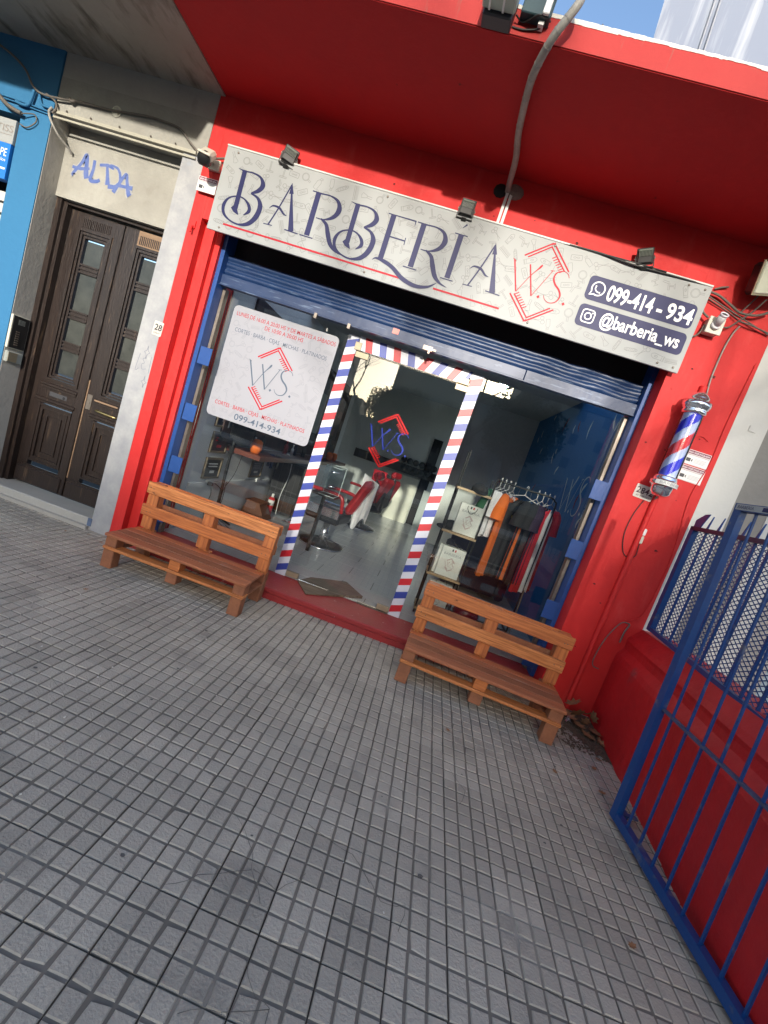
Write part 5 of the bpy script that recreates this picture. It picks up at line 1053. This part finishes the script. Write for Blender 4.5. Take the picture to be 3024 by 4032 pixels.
cable([(-2.21, .93, .56), (-2.2, .96, .45), (-2.22, .95, .3), (-2.2, .96, .12)], .005, 'black flex dropping from the near wall socket', CABLEB, extra=[([(-2.23, 1.04, .57), (-2.18, 1.1, .52), (-2.15, 1.08, .38), (-2.18, 1.1, .2), (-2.1, 1.12, .12)], .005)])
# ring of cables and a fan on its stand
e = empty('standing_fan', (-2.18, 1.22, .1), 'black standing fan behind the left window, half hidden by the poster', 'fan')
m = M(); m.tube([(-2.20, 1.2, .12), (-2.20, 1.15, .95), (-2.19, 1.15, 1.3)], .017, 10)
for a in (20, 140, 260): m.tube([(-2.20, 1.2, .2), (-2.20+.18*math.cos(R(a)), 1.2+.22*math.sin(R(a)), .115)], .012, 6)
build('stand', m, BLACK, e); m = M(); m.lathe([(.02, -.1), (.10, -.06), (.17, 0), (.17, .03), (.10, .06), (.02, .08)], n=26, mx=Matrix.Translation((-2.12, 1.12, 1.22)) @ Matrix.Rotation(R(80), 4, 'Y') @ Matrix.Rotation(R(20), 4, 'X')); build('guard', m, BLACKM, e); part('motor', BLACK, e, (-2.24, -2.18, 1.08, 1.2, 1.10, 1.26), bev=.01); part('switch_box', BLACK, e, (-2.22, -2.17, 1.12, 1.18, .93, 1.02), bev=.008)
cable([(-2.13, 1.3, .95), (-2.16, 1.3, .7), (-2.21, 1.25, .5), (-2.18, 1.2, .3), (-2.18, 1.22, .15), (-2.0, 1.1, .108)], .004, 'thin black cable curving down beside the fan stand', CABLEB, extra=[([(-2.18, 1.2, .6), (-2.17, 1.2, .4), (-2.15, 1.15, .2), (-1.92, 1.12, .108)], .004)])
# shelf ladder with bags
e = empty('display_shelf', (.44, .78, .1), 'black metal display rack with pale wooden shelves right of the door', 'shelf')
m = M(); 
for x in (.285, .61):
    for y in (.68, .95): m.tube([(x, y, .1), (x, y, 1.78 if x < .4 else 1.58)], .009, 6)
for z in (.53, .985, 1.415): m.tube([(.285, .68, z-.02), (.285, .95, z-.02)], .006, 5); m.tube([(.61, .68, z-.02), (.61, .95, z-.02)], .006, 5)
build('frame', m, BLACK, e)
for z in (.14, .515, .965, 1.40): part('shelf_board', LOGW, e, (.275, .618, .665, .96, z, z+.022), bev=.002)
for i, (x, y, z, a, lab) in enumerate(((.37, .71, .988, 4, 'white paper bag with looped black handles on the second shelf'), (.345, .70, .538, 2, 'front white paper bag on the third shelf, handles folded'), (.315, .735, .538, 0, 'white paper bag tucked behind another on the third shelf'), (.335, .70, .163, 0, 'white paper bag on the bottom shelf behind the bench'))):
    e2 = empty('paper_bag', (x, y, z), lab, 'bag', 'white paper bags'); m = M(); w_, h_ = .235, .30
    T = Matrix.Translation((x, y, z)) @ Matrix.Rotation(R(a), 4, 'Y') if False else Matrix.Translation((x, y, z))
    m.box(0, w_, 0, .07, 0, h_, mx=T, bev=.004); build('bag', m, PAPER, e2)
    if i != 2:
        fbg = lambda u, v, d, x=x, y=y, z=z: (x+u, y-d, z+v); t = M(); text_mesh('BARBERÍA', fbg, .03, .205, .215, .026, .001, 0, t); build('lettering', t, mat('bag_grey', (.22, .26, .27), .6), e2)
        ma, mb = M(), M(); logo(fbg, .118, .125, .24, ma, mb, .0012, .016); build('emblem', ma, mat('bag_pink', (.42, .26, .25), .6), e2); build('initials', mb, mat('bag_pink2', (.38, .25, .25), .6), e2)
    m = M(); m.tube(spline([(x+.07, y-.004, z+.285), (x+.075, y-.006, z+.25), (x+.115, y-.008, z+.215), (x+.155, y-.006, z+.25), (x+.165, y-.004, z+.285)] if i == 0 else [(x+.06, y+.01, z+.30), (x+.09, y+.02, z+.33), (x+.15, y+.02, z+.335), (x+.17, y+.01, z+.30)], 5), .0028, 5); build('handle', m, BLACK, e2)
    m = M(); m.box(x+.098, x+.112, y-.0025, y+.0, z+.262, z+.285); build('ribbon_tag', m, BLACK, e2); m = M(); m.box(x+.124, x+.138, y-.0025, y+.0, z+.262, z+.285); build('ribbon_tag', m, FABR, e2)
for i, (x, y, z) in enumerate(((.50, .78, 1.423), (.36, .84, .988), (.52, .86, .988))):
    e2 = empty('cap', (x, y, z), ('dark cap on the top shelf', 'black cap peaking out left of the upper paper bag', 'dark cap behind the upper paper bag')[i], 'cap'); m = M(); m.lathe([(.085, 0), (.083, .04), (.06, .075), (.02, .09), (.001, .092)], (x, y, z), 18); build('crown', m, FABK, e2); m = M(); m.lathe([(.075, .004), (.075, .012)], n=18, mx=Matrix.Translation((x-(.07 if i == 1 else .0), y-.07, z)) @ Matrix.Rotation(R(12), 4, 'X')); build('peak', m, FABK, e2)
# red wrapped cushion on the floor
m = M(); m.lathe([(.03, 0), (.13, .02), (.15, .07), (.12, .13), (.04, .16), (.001, .162)], n=20, mx=Matrix.Translation((.83, 1.02, .101)) @ Matrix.Diagonal((1, .8, 1, 1))); tag(build('wrapped_cushion', m, mat('plum_plastic', (.22, .01, .03), .15, coat=.5), loc=(.83, 1.02, .1)), 'plum red cushion in clear plastic on the floor beside the rack', 'cushion')
# clothes rail
RYY = 1.0
e = empty('clothes_rack', (.95, RYY, .1), 'black clothes rail on a stand behind the right window', 'clothes rack')
m = M(); m.tube(spline([(.655, RYY, .12), (.66, RYY, .9), (.66, RYY, 1.56), (.69, RYY, 1.60), (.76, RYY, 1.602), (1.0, RYY, 1.605), (1.20, RYY, 1.608), (1.27, RYY, 1.58), (1.29, RYY, 1.5), (1.29, RYY, .9), (1.29, RYY, .12)], 6), .0095, 8); build('rail', m, BLACK, e)
m = M(); m.tube([(.66, RYY-.22, .125), (.66, RYY+.22, .125)], .010, 6); m.tube([(1.29, RYY-.22, .125), (1.29, RYY+.22, .125)], .010, 6); m.tube([(.66, RYY, .14), (1.29, RYY, .14)], .008, 6); build('foot', m, BLACK, e)
m = M(); m.tube([(1.30, RYY-.08, .12), (1.30, RYY-.02, .62)], .007, 6); tag(build('steel_rod', m, ALU, loc=(1.3, RYY, .1)), 'thin steel rod leaning by the right end of the rail', 'rod')
def shirt(x, ang, h, w_, mt, label, seed, band=None, sleeve=True, top=1.50, mt2=None, prnt=None, tilt=0.0, xoff=0.0):
    rr = random.Random(seed); e = empty('t_shirt', (x, RYY, top+.10), label, 't-shirt', 'shirts on the rail')
    T = Matrix.Translation((x, RYY, top)) @ Matrix.Rotation(R(ang), 4, 'Z') @ Matrix.Rotation(R(tilt), 4, 'Y')
    m = M(); m.tube(spline([T @ Vector((0, 0, .10)), T @ Vector((.012, 0, .125)), T @ Vector((0, 0, .14)), T @ Vector((-.012, 0, .12))], 4), .0035, 5); m.tube([T @ Vector((0, 0, .10)), T @ Vector((0, 0, .045))], .0035, 5); m.tube([T @ Vector((-w_*.42, 0, -.005)), T @ Vector((0, 0, .045)), T @ Vector((w_*.42, 0, -.005))], .0045, 5); build('hanger', m, WHITEP, e)
    m = M(); nu, nv = 26, 22; ph = rr.random()*6
    for side in (1, -1):
        V = []
        for j in range(nv+1):
            t = j/nv; half = w_*.5*(1-.10*math.exp(-t*9))*(1+.04*t); half = w_*(.20+.30*min(1, t*6)) if t < .12 else half
            for i in range(nu+1):
                u = i/nu*2-1; zz = .01-(abs(u)*.05 if t < .05 else 0)-h*t; neck = .05*max(0, 1-(u*3.2)**2) if j == 0 else 0
                fold = .010*math.sin(u*13+ph+t*1.5)*(.25+t)+.006*math.sin(u*23+ph*2)*(t)
                th = side*(.024*(1-abs(u)**4)+.003)
                V.append(T @ Vector((u*half+.012*t*math.sin(ph), th+fold, zz-neck)))
        b0 = len(m.v); m.v += [tuple(p) for p in V]
        for j in range(nv):
            for i in range(nu):
                a = b0+j*(nu+1)+i; f = (a, a+1, a+nu+2, a+nu+1); m.f.append(f if side < 0 else f[::-1]); m.mi.append(1 if (mt2 and band and band[0] < i/nu < band[1]) else 0); m.sm.append(True)
    build('body', m, [mt, mt2 or mt], e)
    if sleeve:
        for s in (-1, 1):
            m = M(); P = [T @ Vector((s*w_*.43, 0, -.02)), T @ Vector((s*w_*.52, 0, -.09)), T @ Vector((s*w_*.58, .01, -.19)), T @ Vector((s*w_*.60, .01, -.27))]; m.tube(spline(P, 4), interp([.035, .058, .066, .072], 13), 12); build('sleeve', m, mt2 if (mt2 and not band) else mt, e)
    if prnt:
        f = lambda u, v, d: tuple(T @ Vector((u, -.030-d, v))); t = M()
        for k, (c, q) in enumerate(prnt): t = M(); t.flat(q, f, .001); build('print', t, c, e)
    return e
YEL = mat('print_yellow', (.5, .4, .03), .7)
shirt(.70, 62, .50, .40, FABW, 'white shirt with green shoulder, leftmost on the rail', 1, sleeve=True, mt2=mat('green_cloth', (.03, .12, .06), .8))
shirt(.745, 60, .47, .42, FABW, 'white shirt with small dark prints, second on the rail', 2)
shirt(.79, 60, .48, .42, FABW, 'white shirt with a gold print near its hem, third on the rail', 3, prnt=((mat('gold_print', (.25, .18, .04), .7), [(-.16, -.38), (-.06, -.38), (-.06, -.30), (-.16, -.30)]),))
shirt(.84, 66, .88, .44, FABO, 'long orange shirt between the white shirts and the black one', 4)
shirt(.97, 24, .86, .44, FABK, 'black shirt with small yellow and red badge turned to the window', 5, prnt=((YEL, [(-.09, -.24), (-.03, -.22), (-.03, -.17), (-.09, -.19)]), (GREYP, [(-.03, -.17), (.01, -.17), (.01, -.10), (-.03, -.10)]), (FABR, [(-.02, -.25), (.02, -.25), (.02, -.19), (-.02, -.19)])))
shirt(1.09, 58, .84, .44, FABK, 'black shirt with an orange side stripe, right of the badge shirt', 6, band=(.0, .14), mt2=FABO)
shirt(1.15, 62, .86, .44, FABK, 'plain black long shirt next to the orange striped one', 7)
shirt(1.20, 66, .84, .42, mat('purple_black', (.025, .012, .035), .8), 'purple black shirt left of the red and white one', 8)
shirt(1.25, 52, .92, .44, FABR, 'red shirt with broad white stripe at the right end of the rail', 9, band=(.30, .72), mt2=FABW)
# navy armchair behind the rail
e = empty('armchair', (1.05, 2.5, .1), 'navy blue armchair in the shadow behind the clothes', 'armchair')
part('seat', FABN, e, (.62, 1.32, 2.1, 2.85, .16, .50), bev=.05); part('backrest', FABN, e, (.60, 1.34, 2.85, 3.05, .16, .90), bev=.05); part('armrest', FABN, e, (.55, .66, 2.1, 2.95, .14, .62), bev=.03); part('armrest', FABN, e, (1.30, 1.42, 2.1, 2.95, .14, .62), bev=.03)
# mural lettering on the blue wall
mm = M(); fmu = frame((1.598, 1.15, 1.25), (0, 1, 0), (0, 0, 1)); fmu2 = lambda u, v, d: (1.598-d, 1.30+u, 1.30+v)
class _Fl: pass
a_, b_ = M(), M(); fl = lambda u, v, d: (1.597-d, 1.35-u, 1.75+v)
# initials drawn to read from the shop side (u grows away from the window)
fl = lambda u, v, d: (1.597-d, 1.55-u*-1, 1.75+v)
a2_, b2_ = M(), M(); flw = lambda u, v, d: (1.597-d*1.0, 1.6-u, 1.72+v); logo(flw, 0, 0, 1.9, a2_, b2_, .001, .013)
mi_ = build('mural', b2_, MURAL, b)
rr = random.Random(31); mm = M(); mr_ = M()
for k in range(26):
    y, z = rr.uniform(.6, 4.5), rr.uniform(1.2, 2.9); L = rr.uniform(.08, .26); an = rr.uniform(1.0, 2.2); P = spline([(y, z), (y+L*.5*math.cos(an)+.03, z+L*.5*math.sin(an)), (y+L*math.cos(an), z+L*math.sin(an))], 5)
    (mr_ if k % 6 == 0 else mm).ribbon(P, interp([.003, .030, .042, .006], len(P)), lambda u, v, d: (1.598-d, u, v), .001+k*.00004)
mm.flat([(.55, 1.55), (.62, 1.40), (.75, 1.45), (.80, 1.75), (.76, 2.05), (.68, 2.18), (.60, 2.10), (.56, 1.85)], lambda u, v, d: (1.598-d, u, v), .0005)
build('mural_strokes', mm, MURAL, b); build('mural_red_strokes', mr_, MURALR, b)
# dark wall hooks row and board at the back wall
e = empty('hook_rail', (-.8, 6.6, 1.5), 'dark rail with black caps hung in rows on the far wall', 'hook rail'); part('board', DGREY, e, (-1.9, .2, 6.66, 6.695, 1.22, 1.42))
for r_ in range(2):
    for k in range(6):
        m = M(); m.lathe([(.075, 0), (.07, .05), (.04, .08), (.001, .085)], n=14, mx=Matrix.Translation((-.72+k*.15+r_*.05, 6.655, 1.52-r_*.17)) @ Matrix.Rotation(R(90), 4, 'X')); tag(build('cap', m, FABK, loc=(-.72+k*.15+r_*.05, 6.65, 1.5-r_*.17)), 'black cap hung in the two rows on the far wall', 'cap', 'caps on the far wall')
part('doorway', BLACKM, b, (-.20, .02, 6.67, 6.698, .1, 2.2)); part('inner_door', mat('pale_inner_door', (.45, .50, .48), .6), b, (-.03, .22, 6.4, 6.44, .1, 1.0)) 
# ============================================================ ACROSS THE STREET (seen mirrored in the glass)
def polar(az, dist): return (math.sin(R(az))*dist, -math.cos(R(az))*dist)
def block(name, az0, az1, el, dist, dep, mt, label, floors=3):
    x0, y0 = polar(az0, dist); x1, _ = polar(az1, dist); x0, x1 = x0-1, x1-1; h = 1.5+dist*math.tan(R(el)); e = empty(name, ((x0+x1)/2, y0, 0), label, 'building')
    part('wall', mt, e, (min(x0, x1), max(x0, x1), y0-dep, y0, -.1, h)); m = M(); nx = max(2, int(abs(x1-x0)/3.2))
    for f_ in range(max(1, int(h/3.1))):
        for k in range(nx): xx = min(x0, x1)+(k+.5)*abs(x1-x0)/nx; m.box(xx-.5, xx+.5, y0+.001, y0+.03, f_*3.1+1, f_*3.1+2.4)
    build('windows', m, DGREY, e); return e
block('opposite_building', -34, -14.2, 17, 48, 9, OPP, 'tall tan building across the street, mirrored at the left of the glass door')
block('opposite_building', -14, -11.5, 6.2, 60, 6, OPPD, 'narrow dark building mirrored below the reflected sky')
block('opposite_building', -11.4, -8.6, 4.2, 62, 8, OPPD, 'low dark house across the street, mirrored at the foot of the reflected sky')
block('opposite_building', -8.2, 8.4, 12.1, 60, 9, OPPD, 'wide dark building across the street, mirrored in the door glass')
block('opposite_building', 8.8, 50, 19, 54, 9, OPPD, 'tall dark building across the street, mirrored in the right window')
def tree(x, y, h, r, leafy, label, seed, name):
    rr = random.Random(seed); e = empty(name, (x, y, 0), label, 'tree'); m = M()
    def limb(p, d, L, rad, lv):
        P = [p]; 
        for k in range(3): d = (d+Vector((rr.uniform(-.22, .22), rr.uniform(-.22, .22), rr.uniform(-.05, .18)))).normalized(); p = p+d*L/3; P.append(p)
        m.tube(P, [rad, rad*.85, rad*.7, rad*.55], 6 if lv < 2 else 4, False)
        if lv < (4 if not leafy else 2):
            for _ in range(3): a = rr.random()*6.28; limb(P[rr.choice((2, 3))], (d*.8+Vector((math.cos(a), math.sin(a), rr.uniform(-.1, .6)))*.75).normalized(), L*.66, rad*.5, lv+1)
        elif leafy: tips.append(p)
    tips = []; limb(Vector((x, y, 0)), Vector((0, 0, 1)), h*.45, .035*h if leafy else .018*h, 0); build('trunk', m, TREEB, e)
    if leafy:
        m = M()
        for _ in range(5200):
            a, b_, c_ = rr.gauss(0, 1), rr.gauss(0, 1), rr.gauss(0, 1); q = (a*a+b_*b_+c_*c_)**.5; k = rr.random()**.4*r*(1+.18*math.sin(a/q*7)*math.cos(b_/q*6)); p = Vector((x+a/q*k, y+b_/q*k, h*.68+c_/q*k*.85)); s = r*.05
            u = Vector((rr.uniform(-1, 1), rr.uniform(-1, 1), rr.uniform(-1, 1))).normalized()*s; v = u.orthogonal().normalized()*s*.7; m.add([p-u, p+v, p+u, p-v], [(0, 1, 2, 3)])
        build('crown', m, TREEL, e)
for az, dist, el, r, lab, sd_ in ((-6.0, 48, 11.3, 2.9, 'dense dark tree mirrored in the middle of the door glass', 1), (.6, 50, 11.6, 2.5, 'second dark tree mirrored right of the first', 2), (10.5, 44, 16.5, 3.4, 'dark tree mirrored near the top of the right window', 3), (-8.6, 50, 11.6, 2.2, 'small dark tree at the edge of the reflected sky', 4)):
    X_, Y_ = polar(az, dist); hh = 1.5+dist*math.tan(R(el)); tree(X_-.5, Y_, hh*.86, r*1.25, True, lab, sd_, 'evergreen_tree')
tree(-3.2, -13.5, 8.0, 0, False, 'bare street tree whose branches show in the door reflection', 7, 'bare_tree')
tree(.75, -11.5, 9.5, 0, False, 'taller bare street tree casting soft branch shadows on the shopfront', 11, 'bare_tree')
